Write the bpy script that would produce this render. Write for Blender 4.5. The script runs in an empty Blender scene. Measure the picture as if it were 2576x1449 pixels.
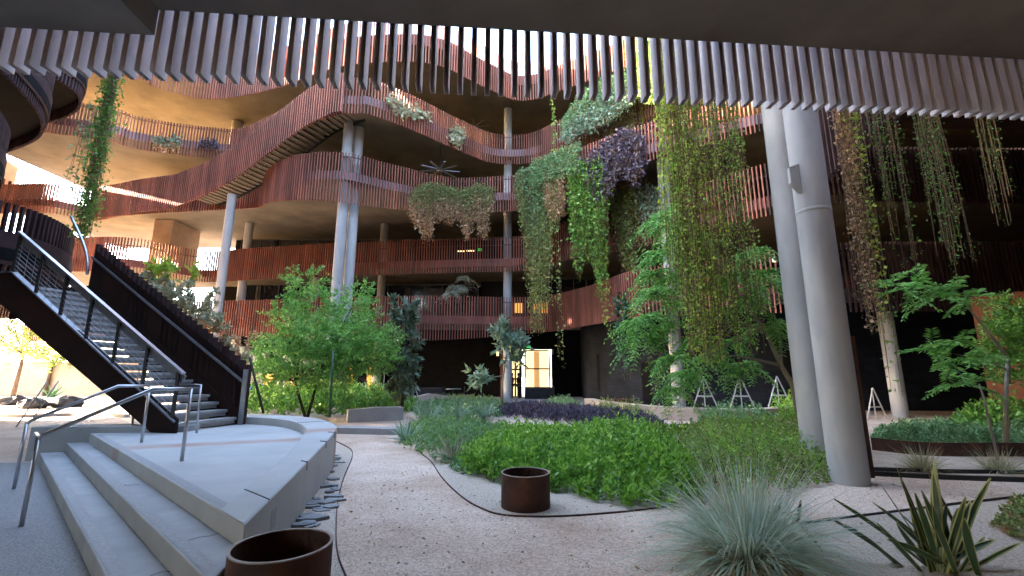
import bpy, math, random
import numpy as np
from mathutils import Vector, Matrix, Euler, Quaternion
R = math.radians
random.seed(7)
rng = np.random.default_rng(7)
scene = bpy.context.scene
COL = scene.collection

# ------------------------------------------------------------------ camera
PITCH = 11.0
CAMH = 1.6
FPX = 447.0                                   # focal length in pixels of the 1024 wide frame
cam_d = bpy.data.cameras.new('camera')
cam_d.sensor_width = 36
cam_d.lens = 36 * FPX / 1024
cam_d.clip_start = 0.05
cam_d.clip_end = 2000
cam = bpy.data.objects.new('camera', cam_d)
cam.location = (0, 0, CAMH)
cam.rotation_euler = (R(90 + PITCH), 0, 0)
COL.objects.link(cam)
scene.camera = cam

# ------------------------------------------------------------------ sky and sun
SUN_EL, SUN_AZ = 17.0, -89.0                  # azimuth from +Y, negative = towards -X
wd = bpy.data.worlds.new('World')
scene.world = wd
wd.use_nodes = True
nt = wd.node_tree
bg = nt.nodes['Background']
sky = nt.nodes.new('ShaderNodeTexSky')
sky.sky_type = 'NISHITA'
sky.sun_disc = False
sky.sun_elevation = R(SUN_EL)
sky.sun_rotation = R(SUN_AZ)
sky.air_density = 1.0
sky.dust_density = 2.0
nt.links.new(sky.outputs[0], bg.inputs[0])
bg.inputs[1].default_value = 0.15
sd = bpy.data.lights.new('sun', 'SUN')
sd.energy = 5.0
sd.angle = R(0.5)
sd.color = (1.0, 0.86, 0.68)
sun = bpy.data.objects.new('sun', sd)
COL.objects.link(sun)
S = Vector((math.sin(R(SUN_AZ)) * math.cos(R(SUN_EL)), math.cos(R(SUN_AZ)) * math.cos(R(SUN_EL)), math.sin(R(SUN_EL))))
sun.rotation_euler = (-S).to_track_quat('-Z', 'Y').to_euler()
sun.location = S * 100
scene.view_settings.view_transform = 'Standard'
scene.view_settings.look = 'None'
scene.view_settings.gamma = 1
scene.view_settings.exposure = 4.5
cy = scene.cycles
cy.use_denoising = True
cy.max_bounces = 8
cy.diffuse_bounces = 6
cy.glossy_bounces = 3
cy.transmission_bounces = 4
cy.transparent_max_bounces = 4
cy.caustics_reflective = False
cy.caustics_refractive = False
cy.use_adaptive_sampling = True

# ------------------------------------------------------------------ where a point of the photograph (2576 wide view) stands
ct, st = math.cos(R(PITCH)), math.sin(R(PITCH))
def ray(px, py):
    u, v = px / 2.515625, py / 2.515625
    a, b = (u - 512) / FPX, (288 - v) / FPX
    return a, ct - b * st, st + b * ct
def gp(px, py, z=0.0):                        # on the level z
    a, y, zz = ray(px, py)
    t = (z - CAMH) / zz
    return (a * t, y * t, z)
def dp(px, py, Y):                            # at the depth Y
    a, y, zz = ray(px, py)
    t = Y / y
    return (a * t, Y, CAMH + zz * t)

# ------------------------------------------------------------------ materials
def mat(name, c1, c2=None, rough=0.8, scale=3.0, metal=0.0, bump=0.0, bscale=None, island=0.0, stretch=None, spec=0.4, detail=6, lo=0.35, hi=0.65):
    m = bpy.data.materials.new(name)
    m.use_nodes = True
    n, l = m.node_tree.nodes, m.node_tree.links
    b = n['Principled BSDF']
    b.inputs['Roughness'].default_value = rough
    b.inputs['Metallic'].default_value = metal
    b.inputs['Specular IOR Level'].default_value = spec
    c2 = c2 or tuple(x * 0.75 for x in c1)
    tc = n.new('ShaderNodeTexCoord')
    mp = n.new('ShaderNodeMapping')
    if stretch: mp.inputs['Scale'].default_value = stretch
    l.new(tc.outputs['Object'], mp.inputs[0])
    no = n.new('ShaderNodeTexNoise')
    no.inputs['Scale'].default_value = scale
    no.inputs['Detail'].default_value = detail
    no.inputs['Roughness'].default_value = 0.6
    l.new(mp.outputs[0], no.inputs['Vector'])
    cr = n.new('ShaderNodeValToRGB')
    cr.color_ramp.elements[0].position = lo
    cr.color_ramp.elements[1].position = hi
    cr.color_ramp.elements[0].color = (*c1, 1)
    cr.color_ramp.elements[1].color = (*c2, 1)
    l.new(no.outputs[0], cr.inputs[0])
    out = cr.outputs[0]
    if island:
        g = n.new('ShaderNodeNewGeometry')
        hs = n.new('ShaderNodeHueSaturation')
        mr = n.new('ShaderNodeMapRange')
        mr.inputs['To Min'].default_value = 1 - island
        mr.inputs['To Max'].default_value = 1 + island
        l.new(g.outputs['Random Per Island'], mr.inputs[0])
        l.new(mr.outputs[0], hs.inputs['Value'])
        l.new(out, hs.inputs['Color'])
        out = hs.outputs[0]
    l.new(out, b.inputs['Base Color'])
    if bump:
        n2 = n.new('ShaderNodeTexNoise')
        n2.inputs['Scale'].default_value = bscale or scale * 8
        n2.inputs['Detail'].default_value = 4
        l.new(tc.outputs['Object'], n2.inputs['Vector'])
        bp = n.new('ShaderNodeBump')
        bp.inputs['Strength'].default_value = bump
        bp.inputs['Distance'].default_value = 0.02
        l.new(n2.outputs[0], bp.inputs['Height'])
        l.new(bp.outputs[0], b.inputs['Normal'])
    m.diffuse_color = (*c1, 1)
    return m

def leafmat(name, ca, cb, rough=0.5, trans=0.35, cc=None):
    m = bpy.data.materials.new(name)
    m.use_nodes = True
    n, l = m.node_tree.nodes, m.node_tree.links
    b = n['Principled BSDF']
    b.inputs['Roughness'].default_value = rough
    b.inputs['Specular IOR Level'].default_value = 0.35
    g = n.new('ShaderNodeNewGeometry')
    cr = n.new('ShaderNodeValToRGB')
    cr.color_ramp.elements[0].color = (*ca, 1)
    cr.color_ramp.elements[1].color = (*cb, 1)
    if cc:
        e = cr.color_ramp.elements.new(0.9); e.color = (*cb, 1)
        cr.color_ramp.elements[2].color = (*cc, 1)
    l.new(g.outputs['Random Per Island'], cr.inputs[0])
    l.new(cr.outputs[0], b.inputs['Base Color'])
    t = n.new('ShaderNodeBsdfTranslucent')
    l.new(cr.outputs[0], t.inputs[0])
    mx = n.new('ShaderNodeMixShader')
    mx.inputs[0].default_value = trans
    l.new(b.outputs[0], mx.inputs[1]); l.new(t.outputs[0], mx.inputs[2])
    l.new(mx.outputs[0], n['Material Output'].inputs[0])
    return m

def glow(name, c, s):
    m = bpy.data.materials.new(name)
    m.use_nodes = True
    b = m.node_tree.nodes['Principled BSDF']
    b.inputs['Base Color'].default_value = (*c, 1)
    b.inputs['Emission Color'].default_value = (*c, 1)
    b.inputs['Emission Strength'].default_value = s
    return m

M = dict(
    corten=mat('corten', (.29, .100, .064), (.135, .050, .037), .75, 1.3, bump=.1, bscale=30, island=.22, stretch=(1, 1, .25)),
    corten_band=mat('corten_band', (.30, .115, .08), (.20, .07, .055), .7, .8, bump=.1, bscale=20),
    mauve=mat('mauve_band', (.36, .24, .24), (.26, .16, .16), .55, .7),
    finsteel=mat('fin_steel', (.72, .68, .71), (.55, .50, .53), .6, 4, island=.14, bump=.08, bscale=40, stretch=(1, 1, .3)),
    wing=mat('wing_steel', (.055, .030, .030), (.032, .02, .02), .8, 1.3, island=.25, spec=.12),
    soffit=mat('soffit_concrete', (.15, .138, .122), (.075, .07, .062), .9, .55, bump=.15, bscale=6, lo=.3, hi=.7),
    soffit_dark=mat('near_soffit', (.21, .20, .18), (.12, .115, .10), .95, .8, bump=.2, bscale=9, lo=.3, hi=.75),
    deck=mat('deck', (.58, .34, .13), (.48, .275, .10), .8, 1),
    concrete=mat('concrete', (.37, .365, .355), (.26, .255, .25), .85, 1.6, bump=.12, bscale=45, lo=.3, hi=.72),
    colconc=mat('column_concrete', (.44, .44, .435), (.29, .29, .29), .85, 2.2, bump=.15, bscale=30, stretch=(1, 1, .3), lo=.3, hi=.75),
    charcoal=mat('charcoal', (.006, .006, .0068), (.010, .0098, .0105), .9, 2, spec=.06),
    dark=mat('dark_metal', (.012, .012, .013), (.018, .017, .017), .5, 5),
    stringer=mat('stringer_steel', (.03, .013, .009), (.016, .009, .007), .85, 1.2, bump=.1, bscale=14, spec=.15),
    steel=mat('stainless', (.55, .55, .56), (.42, .42, .44), .3, 8, metal=.9),
    galv=mat('galvanised', (.30, .31, .33), (.22, .23, .25), .45, 12, metal=.6),
    tread=mat('tread_concrete', (.38, .37, .355), (.28, .27, .26), .8, 3),
    nosing=mat('nosing_grit', (.36, .35, .34), (.28, .27, .265), .95, 30, bump=.2, bscale=90),
    rust=mat('rusted_pipe', (.10, .036, .019), (.028, .015, .011), .8, 2.6, bump=.3, bscale=25),
    rustrim=mat('pipe_rim', (.36, .30, .25), (.24, .17, .13), .6, 6),
    tan=mat('tan_concrete', (.50, .40, .32), (.40, .31, .25), .85, 1.2, bump=.1, bscale=20),
    glass=mat('dark_glass', (.012, .016, .018), (.022, .026, .028), .08, 1, spec=.8),
    frame=mat('window_frame', (.10, .10, .11), None, .5, 3),
    soil=mat('soil', (.05, .035, .025), (.08, .06, .045), .95, 5, bump=.4, bscale=40),
    slate=mat('slate', (.30, .30, .29), (.18, .18, .18), .8, 5, bump=.3, bscale=18, island=.3),
    boulder=mat('boulder', (.05, .05, .055), (.09, .085, .085), .9, 3, bump=.5, bscale=12),
    bark=mat('bark', (.16, .12, .09), (.09, .065, .045), .9, 6, bump=.4, bscale=25),
    palebark=mat('pale_bark', (.32, .28, .23), (.22, .19, .16), .9, 5, bump=.3, bscale=25),
    darkstem=mat('dark_stem', (.035, .03, .02), (.05, .04, .028), .9, 6),
    drystem=mat('dry_stem', (.20, .12, .06), (.12, .075, .04), .9, 6),
    white=mat('white_metal', (.62, .61, .6), (.5, .49, .48), .5, 4),
    orangewall=mat('orange_wall', (.15, .05, .018), (.10, .032, .012), .85, .8),
    skin=mat('skin', (.42, .26, .19), (.38, .23, .16), .6, 5),
    cloth_black=mat('black_cloth', (.012, .012, .014), (.02, .02, .022), .9, 8),
    cloth_white=mat('white_cloth', (.6, .57, .53), (.5, .48, .45), .9, 8),
    cloth_blue=mat('blue_cloth', (.03, .09, .32), (.02, .06, .22), .9, 8),
    cloth_green=mat('green_cloth', (.03, .22, .09), (.02, .16, .07), .9, 8),
    hair=mat('hair', (.02, .014, .01), None, .6, 8),
    cardboard=mat('cardboard', (.34, .20, .12), None, .9, 3),
    warmlit=glow('lit_window', (1.0, .45, .10), .055),
    doorlit=glow('lit_doorway', (1.0, .72, .36), .085),
    leafglow=glow('lit_door_leaf', (1.0, .55, .22), .03),
    exitglow=glow('exit_green', (.01, .8, .10), .045),
    lampglow=glow('lamp_glow', (1.0, .70, .32), .15),
    L_lime=leafmat('leaf_lime', (.13, .33, .045), (.40, .64, .10), .45, .4),
    L_green=leafmat('leaf_green', (0.0656, 0.195, 0.036), (0.225, 0.435, 0.072), .4, .3),
    L_tree=leafmat('leaf_tree', (0.0875, 0.275, 0.0625), (0.325, 0.625, 0.15), .3, .4, (.42, .62, .18)),
    L_dark=leafmat('leaf_dark', (0.023, 0.069, 0.0345), (0.069, 0.149, 0.0805), .35, .2),
    L_blue=leafmat('leaf_blue', (0.132, 0.228, 0.156), (0.288, 0.408, 0.288), .5, .2),
    L_grass=leafmat('leaf_bluegrass', (.34, .45, .34), (.66, .73, .60), .5, .42, (0.483, 0.391, 0.23)),
    L_straw=leafmat('leaf_straw', (0.36, 0.33, 0.16), (0.5, 0.45, 0.28), .6, .3),
    L_dry=leafmat('leaf_dry', (0.357, 0.21, 0.105), (0.651, 0.452, 0.273), .7, .3),
    L_pale=leafmat('leaf_pale', (.34, .34, .19), (.62, .58, .40), .6, .35),
    L_yellow=leafmat('leaf_yellow', (0.24, 0.406, 0.045), (0.54, 0.63, 0.09), .5, .45),
    L_vine=leafmat('leaf_vine', (.17, .36, .06), (.42, .62, .14), .45, .4, (0.464, 0.435, 0.116)),
    L_olive=leafmat('leaf_olive', (.15, .24, .07), (.36, .44, .15), .6, .3, (0.405, 0.297, 0.162)),
    L_mint=leafmat('leaf_mint', (.11, .24, .10), (.27, .44, .20), .5, .3),
    L_purple=leafmat('leaf_purple', (.05, .04, .065), (.13, .11, .16), .5, .2),
    L_feather=leafmat('leaf_feather', (.12, .34, .07), (.34, .64, .16), .5, .4),
    L_sans=leafmat('leaf_sansevieria', (0.02, 0.06, 0.03), (0.07, 0.12, 0.05), .4, .05),
    L_sansedge=leafmat('leaf_margin', (0.34, 0.32, 0.1), (0.42, 0.4, 0.15), .5, .1),
    L_grey=leafmat('leaf_greygreen', (.06, .11, .075), (.22, .31, .22), .35, .2),
    L_palm=leafmat('leaf_palm', (.30, .38, .32), (.55, .6, .52), .4, .2),
    L_sunlit=leafmat('leaf_desert', (0.14, 0.2, 0.05), (0.3, 0.34, 0.1), .5, .4),
)

def ground_mat():
    m = mat('decomposed_granite', (.62, .475, .375), (.41, .275, .19), .95, .55, bump=.5, bscale=90, lo=.40, hi=.66)
    n, l = m.node_tree.nodes, m.node_tree.links
    b = n['Principled BSDF']
    src = b.inputs['Base Color'].links[0].from_socket
    tc = [x for x in n if x.type == 'TEX_COORD'][0]
    vo = n.new('ShaderNodeTexVoronoi'); vo.inputs['Scale'].default_value = 55
    l.new(tc.outputs['Object'], vo.inputs['Vector'])
    mr = n.new('ShaderNodeMapRange'); mr.inputs['To Min'].default_value = .72; mr.inputs['To Max'].default_value = 1.25
    sp = n.new('ShaderNodeSeparateColor'); l.new(vo.outputs['Color'], sp.inputs[0])
    l.new(sp.outputs[0], mr.inputs[0])
    hs = n.new('ShaderNodeHueSaturation'); l.new(mr.outputs[0], hs.inputs['Value']); l.new(src, hs.inputs['Color'])
    l.new(hs.outputs[0], b.inputs['Base Color'])
    return m
M['granite'] = ground_mat()
M['aggregate'] = mat('aggregate_paving', (.27, .26, .255), (.17, .16, .158), .9, 60, bump=.4, bscale=120, detail=2, lo=.4, hi=.6)
M['gravel'] = mat('loose_gravel', (.56, .46, .37), (.37, .30, .235), .95, 45, bump=.7, bscale=60, detail=3, lo=.4, hi=.6)
def stage_mat():
    """poured concrete with one rust stain washed across it"""
    m = mat('stage_concrete', (.47, .46, .44), (.33, .325, .31), .85, .9, bump=.15, bscale=45, lo=.28, hi=.78, detail=9)
    n, l = m.node_tree.nodes, m.node_tree.links
    b = n['Principled BSDF']; src = b.inputs['Base Color'].links[0].from_socket
    a, c = V(gp(415, 1122, .5)), V(gp(740, 1106, .5)); d = (c - a).normalized(); nn = V((-d.y, d.x, 0))
    geo = n.new('ShaderNodeNewGeometry')
    dt = n.new('ShaderNodeVectorMath'); dt.operation = 'DOT_PRODUCT'; dt.inputs[1].default_value = nn
    l.new(geo.outputs['Position'], dt.inputs[0])
    sb = n.new('ShaderNodeMath'); sb.operation = 'SUBTRACT'; sb.inputs[1].default_value = a.dot(nn); l.new(dt.outputs['Value'], sb.inputs[0])
    ab = n.new('ShaderNodeMath'); ab.operation = 'ABSOLUTE'; l.new(sb.outputs[0], ab.inputs[0])
    mr = n.new('ShaderNodeMapRange'); mr.inputs['From Min'].default_value = .05; mr.inputs['From Max'].default_value = .34; mr.inputs['To Min'].default_value = 1; mr.inputs['To Max'].default_value = 0
    l.new(ab.outputs[0], mr.inputs[0])
    no = n.new('ShaderNodeTexNoise'); no.inputs['Scale'].default_value = 1.4; no.inputs['Detail'].default_value = 5; l.new(geo.outputs['Position'], no.inputs['Vector'])
    mu = n.new('ShaderNodeMath'); mu.operation = 'MULTIPLY'; l.new(mr.outputs[0], mu.inputs[0]); l.new(no.outputs[0], mu.inputs[1])
    mx = n.new('ShaderNodeMix'); mx.data_type = 'RGBA'; l.new(mu.outputs[0], mx.inputs[0]); l.new(src, mx.inputs[6]); mx.inputs[7].default_value = (.33, .13, .05, 1)
    l.new(mx.outputs[2], b.inputs['Base Color'])
    return m
from mathutils import Vector as V
M['stage'] = stage_mat()
def brick_mat():
    m = mat('black_block', (.024, .029, .042), (.013, .016, .024), .85, 1.0, bump=.2, bscale=30, spec=.1)
    n, l = m.node_tree.nodes, m.node_tree.links
    b = n['Principled BSDF']
    src = b.inputs['Base Color'].links[0].from_socket
    uv = n.new('ShaderNodeUVMap')
    br = n.new('ShaderNodeTexBrick')
    br.inputs['Scale'].default_value = 1
    br.inputs['Brick Width'].default_value = .6
    br.inputs['Row Height'].default_value = .2
    br.inputs['Mortar Size'].default_value = .008
    br.inputs['Color1'].default_value = (1, 1, 1, 1)
    br.inputs['Color2'].default_value = (.72, .72, .74, 1)
    br.inputs['Mortar'].default_value = (.45, .45, .45, 1)
    l.new(uv.outputs[0], br.inputs['Vector'])
    mx = n.new('ShaderNodeMix'); mx.data_type = 'RGBA'; mx.blend_type = 'MULTIPLY'; mx.inputs[0].default_value = 1
    l.new(src, mx.inputs[6]); l.new(br.outputs[0], mx.inputs[7])
    l.new(mx.outputs[2], b.inputs['Base Color'])
    return m
M['block'] = brick_mat()

# ------------------------------------------------------------------ mesh helpers
W = {}
def tag(o, label=None, cat=None, group=None, kind=None):
    if label: o['label'] = label
    if cat: o['category'] = cat
    if group: o['group'] = group
    if kind: o['kind'] = kind
    return o
def link(name, me, parent=None):
    o = bpy.data.objects.new(name, me)
    COL.objects.link(o)
    W[o.name] = Vector((0, 0, 0))
    if parent is not None:
        o.parent = parent
        o.location = -W[parent.name]
    return o
def thing(name, label, cat, loc=(0, 0, 0), group=None):
    o = bpy.data.objects.new(name, None)
    o.empty_display_size = .2
    o.location = loc
    COL.objects.link(o)
    W[o.name] = Vector(loc)
    return tag(o, label, cat, group)
def kids(o):
    return [c for c in COL.objects if c.parent == o]
def dup(root, label=None, loc=None, rz=None, scale=None):
    def rec(o, p):
        c = o.copy(); COL.objects.link(c)
        if p is not None: c.parent = p
        for k in TREE.get(o.name, []): rec(k, c)
        return c
    TREE = {}
    for c in COL.objects:
        if c.parent is not None: TREE.setdefault(c.parent.name, []).append(c)
    n = rec(root, None)
    if label: n['label'] = label
    if loc is not None: n.location = loc
    if rz is not None: n.rotation_euler = (0, 0, rz)
    if scale is not None: n.scale = (scale,) * 3
    return n

def V(p): return Vector(p)
class MB:
    def __init__(s): s.v, s.f, s.uv = [], [], None
    def add(s, v, f):
        k = len(s.v)
        s.v += [tuple(p) for p in v]
        s.f += [tuple(i + k for i in q) for q in f]
        return s
    def frame(s, c, ax, ay, az):                         # box by centre and three half vectors
        c = V(c); v = []
        for i in (-1, 1):
            for j in (-1, 1):
                for k in (-1, 1): v.append(c + ax * i + ay * j + az * k)
        return s.add(v, [(0, 1, 3, 2), (4, 6, 7, 5), (0, 4, 5, 1), (2, 3, 7, 6), (0, 2, 6, 4), (1, 5, 7, 3)])
    def box(s, c, size, rz=0):
        cz, sz = math.cos(rz), math.sin(rz)
        return s.frame(c, Vector((cz, sz, 0)) * size[0] / 2, Vector((-sz, cz, 0)) * size[1] / 2, Vector((0, 0, size[2] / 2)))
    def bar(s, p, q, w, h, up=(0, 0, 1)):
        p, q = V(p), V(q); d = q - p; t = d.normalized()
        a = t.cross(V(up))
        if a.length < 1e-4: a = t.cross(Vector((0, 1, 0)))
        a.normalize(); b = a.cross(t)
        return s.frame((p + q) / 2, d / 2, a * w / 2, b * h / 2)
    def tube(s, pts, r, n=8, cap=True):
        pts = [V(p) for p in pts]
        if not hasattr(r, '__len__'): r = [r] * len(pts)
        v, f = [], []
        ref = None
        for i, p in enumerate(pts):
            t = (pts[min(i + 1, len(pts) - 1)] - pts[max(i - 1, 0)]).normalized()
            if ref is None:
                ref = t.cross(Vector((0, 0, 1)))
                if ref.length < .1: ref = t.cross(Vector((0, 1, 0)))
            ref = (ref - t * ref.dot(t)).normalized()
            b = t.cross(ref)
            for k in range(n):
                a = 2 * math.pi * k / n
                v.append(p + (ref * math.cos(a) + b * math.sin(a)) * r[i])
        for i in range(len(pts) - 1):
            for k in range(n):
                f.append((i * n + k, i * n + (k + 1) % n, (i + 1) * n + (k + 1) % n, (i + 1) * n + k))
        if cap:
            f.append(tuple(range(n - 1, -1, -1))); f.append(tuple((len(pts) - 1) * n + k for k in range(n)))
        return s.add(v, f)
    def prism(s, poly, z0, z1):
        n = len(poly)
        v = [(p[0], p[1], z0) for p in poly] + [(p[0], p[1], z1) for p in poly]
        f = [tuple(range(n - 1, -1, -1)), tuple(range(n, 2 * n))]
        f += [(i, (i + 1) % n, n + (i + 1) % n, n + i) for i in range(n)]
        return s.add(v, f)
    def lathe(s, prof, n=32, c=(0, 0, 0), close=False):
        v, f = [], []
        for (r, z) in prof:
            for k in range(n):
                a = 2 * math.pi * k / n
                v.append((c[0] + r * math.cos(a), c[1] + r * math.sin(a), c[2] + z))
        m = len(prof)
        for i in range(m if close else m - 1):
            j = (i + 1) % m
            for k in range(n):
                f.append((i * n + k, i * n + (k + 1) % n, j * n + (k + 1) % n, j * n + k))
        return s.add(v, f)
    def ribbon(s, path, z0, z1, thick, off=0.0, uv=False):      # upright wall following a plan path
        P = [V((p[0], p[1], 0)) for p in path]; n = len(P)
        N = normals(path)
        a = [P[i] + N[i] * (off - thick / 2) for i in range(n)]
        b = [P[i] + N[i] * (off + thick / 2) for i in range(n)]
        zz0 = z0 if hasattr(z0, '__len__') else [z0] * n
        zz1 = z1 if hasattr(z1, '__len__') else [z1] * n
        v = []
        for i in range(n):
            v += [(a[i].x, a[i].y, zz0[i]), (b[i].x, b[i].y, zz0[i]), (b[i].x, b[i].y, zz1[i]), (a[i].x, a[i].y, zz1[i])]
        f = []
        for i in range(n - 1):
            k, j = i * 4, i * 4 + 4
            f += [(k, j, j + 3, k + 3), (k + 1, k + 2, j + 2, j + 1), (k + 3, j + 3, j + 2, k + 2), (k, k + 1, j + 1, j)]
        f += [(0, 3, 2, 1), (4 * n - 4, 4 * n - 3, 4 * n - 2, 4 * n - 1)]
        return s.add(v, f)
    def build(s, name, m, parent=None, smooth=False):
        me = bpy.data.meshes.new(name)
        me.from_pydata(s.v, [], s.f)
        me.materials.append(m if not isinstance(m, str) else M[m])
        if smooth:
            me.polygons.foreach_set('use_smooth', [True] * len(me.polygons))
        me.update()
        return link(name, me, parent)

def smooth_angle(o, deg=40):
    me = o.data
    me.polygons.foreach_set('use_smooth', [True] * len(me.polygons))
    if hasattr(me, 'set_sharp_from_angle'): me.set_sharp_from_angle(angle=R(deg))
    return o

def normals(path):
    P = [Vector((p[0], p[1], 0)) for p in path]; N = []
    for i in range(len(P)):
        t = (P[min(i + 1, len(P) - 1)] - P[max(i - 1, 0)]).normalized()
        N.append(Vector((-t.y, t.x, 0)))
    return N
def catmull(pts, k=8):
    P = [np.array(p, float) for p in pts]
    P = [2 * P[0] - P[1]] + P + [2 * P[-1] - P[-2]]
    out = []
    for i in range(1, len(P) - 2):
        for j in range(k):
            t = j / k
            a, b, c, d = P[i - 1], P[i], P[i + 1], P[i + 2]
            out.append(.5 * (2 * b + (c - a) * t + (2 * a - 5 * b + 4 * c - d) * t * t + (3 * b - a - 3 * c + d) * t ** 3))
    out.append(P[-2])
    return np.array(out)
def resample(path, step):
    path = np.array(path, float)
    d = np.r_[0, np.cumsum(np.linalg.norm(np.diff(path[:, :2], axis=0), axis=1))]
    n = max(2, int(round(d[-1] / step)) + 1)
    s = np.linspace(0, d[-1], n)
    return np.stack([np.interp(s, d, path[:, k]) for k in range(path.shape[1])], 1)
def fins(mb, path, zb, zt, pitch=.18, thick=.05, depth=.15, off=0.0):
    P = resample(path, pitch); N = normals(P)
    for i, p in enumerate(P):
        b = zb(i, p) if callable(zb) else zb
        t = zt(i, p) if callable(zt) else zt
        n = N[i]; tg = Vector((n.y, -n.x, 0))
        mb.frame((p[0] + n.x * off, p[1] + n.y * off, (b + t) / 2), tg * thick / 2, n * depth / 2, Vector((0, 0, (t - b) / 2)))
    return mb

# ------------------------------------------------------------------ foliage helpers (numpy)
def unit(a): return a / np.maximum(np.linalg.norm(a, axis=-1, keepdims=True), 1e-9)
def rdir(n): return unit(rng.normal(size=(n, 3)))
def polymesh(name, verts, quads, m, parent=None, smooth=False):
    me = bpy.data.meshes.new(name)
    verts = np.asarray(verts, np.float32).reshape(-1, 3); quads = np.asarray(quads, np.int32)
    k = quads.shape[1]
    me.vertices.add(len(verts)); me.vertices.foreach_set('co', verts.ravel())
    me.loops.add(quads.size); me.loops.foreach_set('vertex_index', quads.ravel())
    me.polygons.add(len(quads)); me.polygons.foreach_set('loop_start', np.arange(0, quads.size, k, dtype=np.int32))
    me.materials.append(M[m] if isinstance(m, str) else m)
    me.update(calc_edges=True)
    if smooth: me.polygons.foreach_set('use_smooth', [True] * len(me.polygons))
    return link(name, me, parent)
def leafverts(P, D, L, Wd, side=None, fold=.12):
    n = len(P)
    L = np.broadcast_to(np.asarray(L, float), (n,))[:, None]; Wd = np.broadcast_to(np.asarray(Wd, float), (n,))[:, None]
    D = unit(D)
    if side is None: side = np.cross(D, rdir(n))
    side = unit(side - D * np.sum(side * D, 1, keepdims=True))
    up = np.cross(side, D)
    mid = P + D * L * .45 + up * L * fold
    return np.stack([P, mid + side * Wd / 2, P + D * L, mid - side * Wd / 2], 1)
def leaves(name, m, parent, P, D, L, Wd, side=None, fold=.12):
    v = leafverts(P, D, L, Wd, side, fold)
    return polymesh(name, v, np.arange(len(v) * 4).reshape(-1, 4), m, parent)
def blades(name, m, parent, P, D, L, Wd, droop=.5, seg=4, taper=True):
    """grass blades: strips bending down along their length"""
    n = len(P)
    L = np.broadcast_to(np.asarray(L, float), (n,)); Wd = np.broadcast_to(np.asarray(Wd, float), (n,)); droop = np.broadcast_to(np.asarray(droop, float), (n,))
    D = unit(D)
    side = unit(np.cross(D, np.array([0, 0, 1.0])) + rng.normal(size=(n, 3)) * .25)
    rows = []
    for k in range(seg + 1):
        t = k / seg
        c = P + D * (L * t)[:, None] + np.array([0, 0, -1.0]) * (L * droop * t * t)[:, None]
        w = Wd * ((1 - t) ** .6 if taper else min(1, 1.15 * (1 - t ** 4) + .02)) + .0008
        rows.append(np.stack([c - side * w[:, None] / 2, c + side * w[:, None] / 2], 1))
    v = np.stack(rows, 1).reshape(n, -1, 3)
    nv = 2 * (seg + 1)
    q = np.array([[2 * k, 2 * k + 1, 2 * k + 3, 2 * k + 2] for k in range(seg)])
    q = (np.arange(n)[:, None, None] * nv + q[None]).reshape(-1, 4)
    return polymesh(name, v, q, m, parent)
def thin_tubes(mb, pts, r):
    mb.tube(pts, r, n=4, cap=False)

# ================================================================== the setting: ground
def sheet(name, poly, z, m, kind='structure', label=None):
    me = bpy.data.meshes.new(name)
    me.from_pydata([(p[0], p[1], z) for p in poly], [], [tuple(range(len(poly)))])
    me.materials.append(M[m]); me.update()
    if me.polygons[0].normal.z < 0: me.flip_normals()
    return tag(link(name, me), label, kind=kind)
sheet('ground', [(-300, -120), (300, -120), (300, 400), (-300, 400)], 0, 'granite')
A = V((-8.1, 8.96, 0)); B = V((-2.0, 3.62, 0))
DN = V((-.659, -.753, 0)); RD = V((.23, -.97, 0))           # step run, and the stage side line
def Rk(k): return B + RD * (.33 * k / .579)
Lk = [A, V((-8.5, 8.93, 0)), V((-8.84, 8.80, 0))]
sheet('pavement', [(-9.2, 8.75), tuple(Lk[2][:2]), tuple(Rk(2)[:2]), (-1.5, 1.2), (-1.0, -6), (-40, -6), (-40, 8.75)], .004, 'aggregate')
# loose gravel shoulders beside the trodden path
sheet('gravel_strip', [gp(*p)[:2] for p in [(1085, 1163), (1112, 1203), (1160, 1250), (1212, 1281), (1272, 1298), (1400, 1301), (1560, 1290), (1700, 1270), (1700, 1200), (1300, 1180)]], .004, 'gravel')
sheet('gravel_bed', [gp(*p)[:2] for p in [(2000, 1320), (2070, 1312), (2250, 1290), (2420, 1270), (2600, 1252), (2900, 1449), (2800, 1600), (1980, 1600)]], .005, 'gravel')
sheet('stone_bed', [gp(*p)[:2] for p in [(846, 1112), (880, 1130), (886, 1150), (866, 1200), (850, 1260), (845, 1340), (850, 1400), (872, 1460), (700, 1449), (640, 1350), (838, 1180)]], .004, 'gravel')

# ================================================================== the terraced building across the courtyard
bld = thing('terraced_building', 'terraced building across the courtyard with wavy rust red slatted balconies', 'building', (0, 32, 0))
def tb(zt, pts):                                            # slat tops traced at height zt, with the foot of the slats below them
    out = []
    for x, yt, yb in pts:
        a = gp(x, yt, zt); out.append((a[0], a[1], dp(x, yb, a[1])[2]))
    return out
def bt(zb, pts): return [gp(x, y, zb) for x, y in pts]
LV = {}
LV[2] = dict(z=5.35, zt=6.75, path=[(-36, 33, 4), (-29, 31.8, 4)] + tb(6.75, [(563, 756, 846), (700, 753, 849), (922, 746, 854), (1059, 744, 857), (1192, 746, 851), (1269, 748, 845), (1325, 747, 839), (1392, 741, 833), (1492, 716, 816), (1592, 680, 800), (1712, 663, 792)]) + [(12.7, 17.3, 4.0), (18, 17.0, 4.0), (30, 17.4, 4.0)])
LV[3] = dict(z=9.35, zt=10.95, path=[(-36, 28.5, 8.5), (-31, 29.6, 8.5)] + bt(8.5, [(317, 685), (500, 709), (633, 704), (827, 695), (872, 694), (1025, 689), (1192, 685), (1325, 680)]) + [(3.4, 26.5, 8.5), (7.2, 23.6, 8.5), (12.7, 17.7, 8.5), (18, 17.3, 8.5), (30, 17.6, 8.5)])
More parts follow.
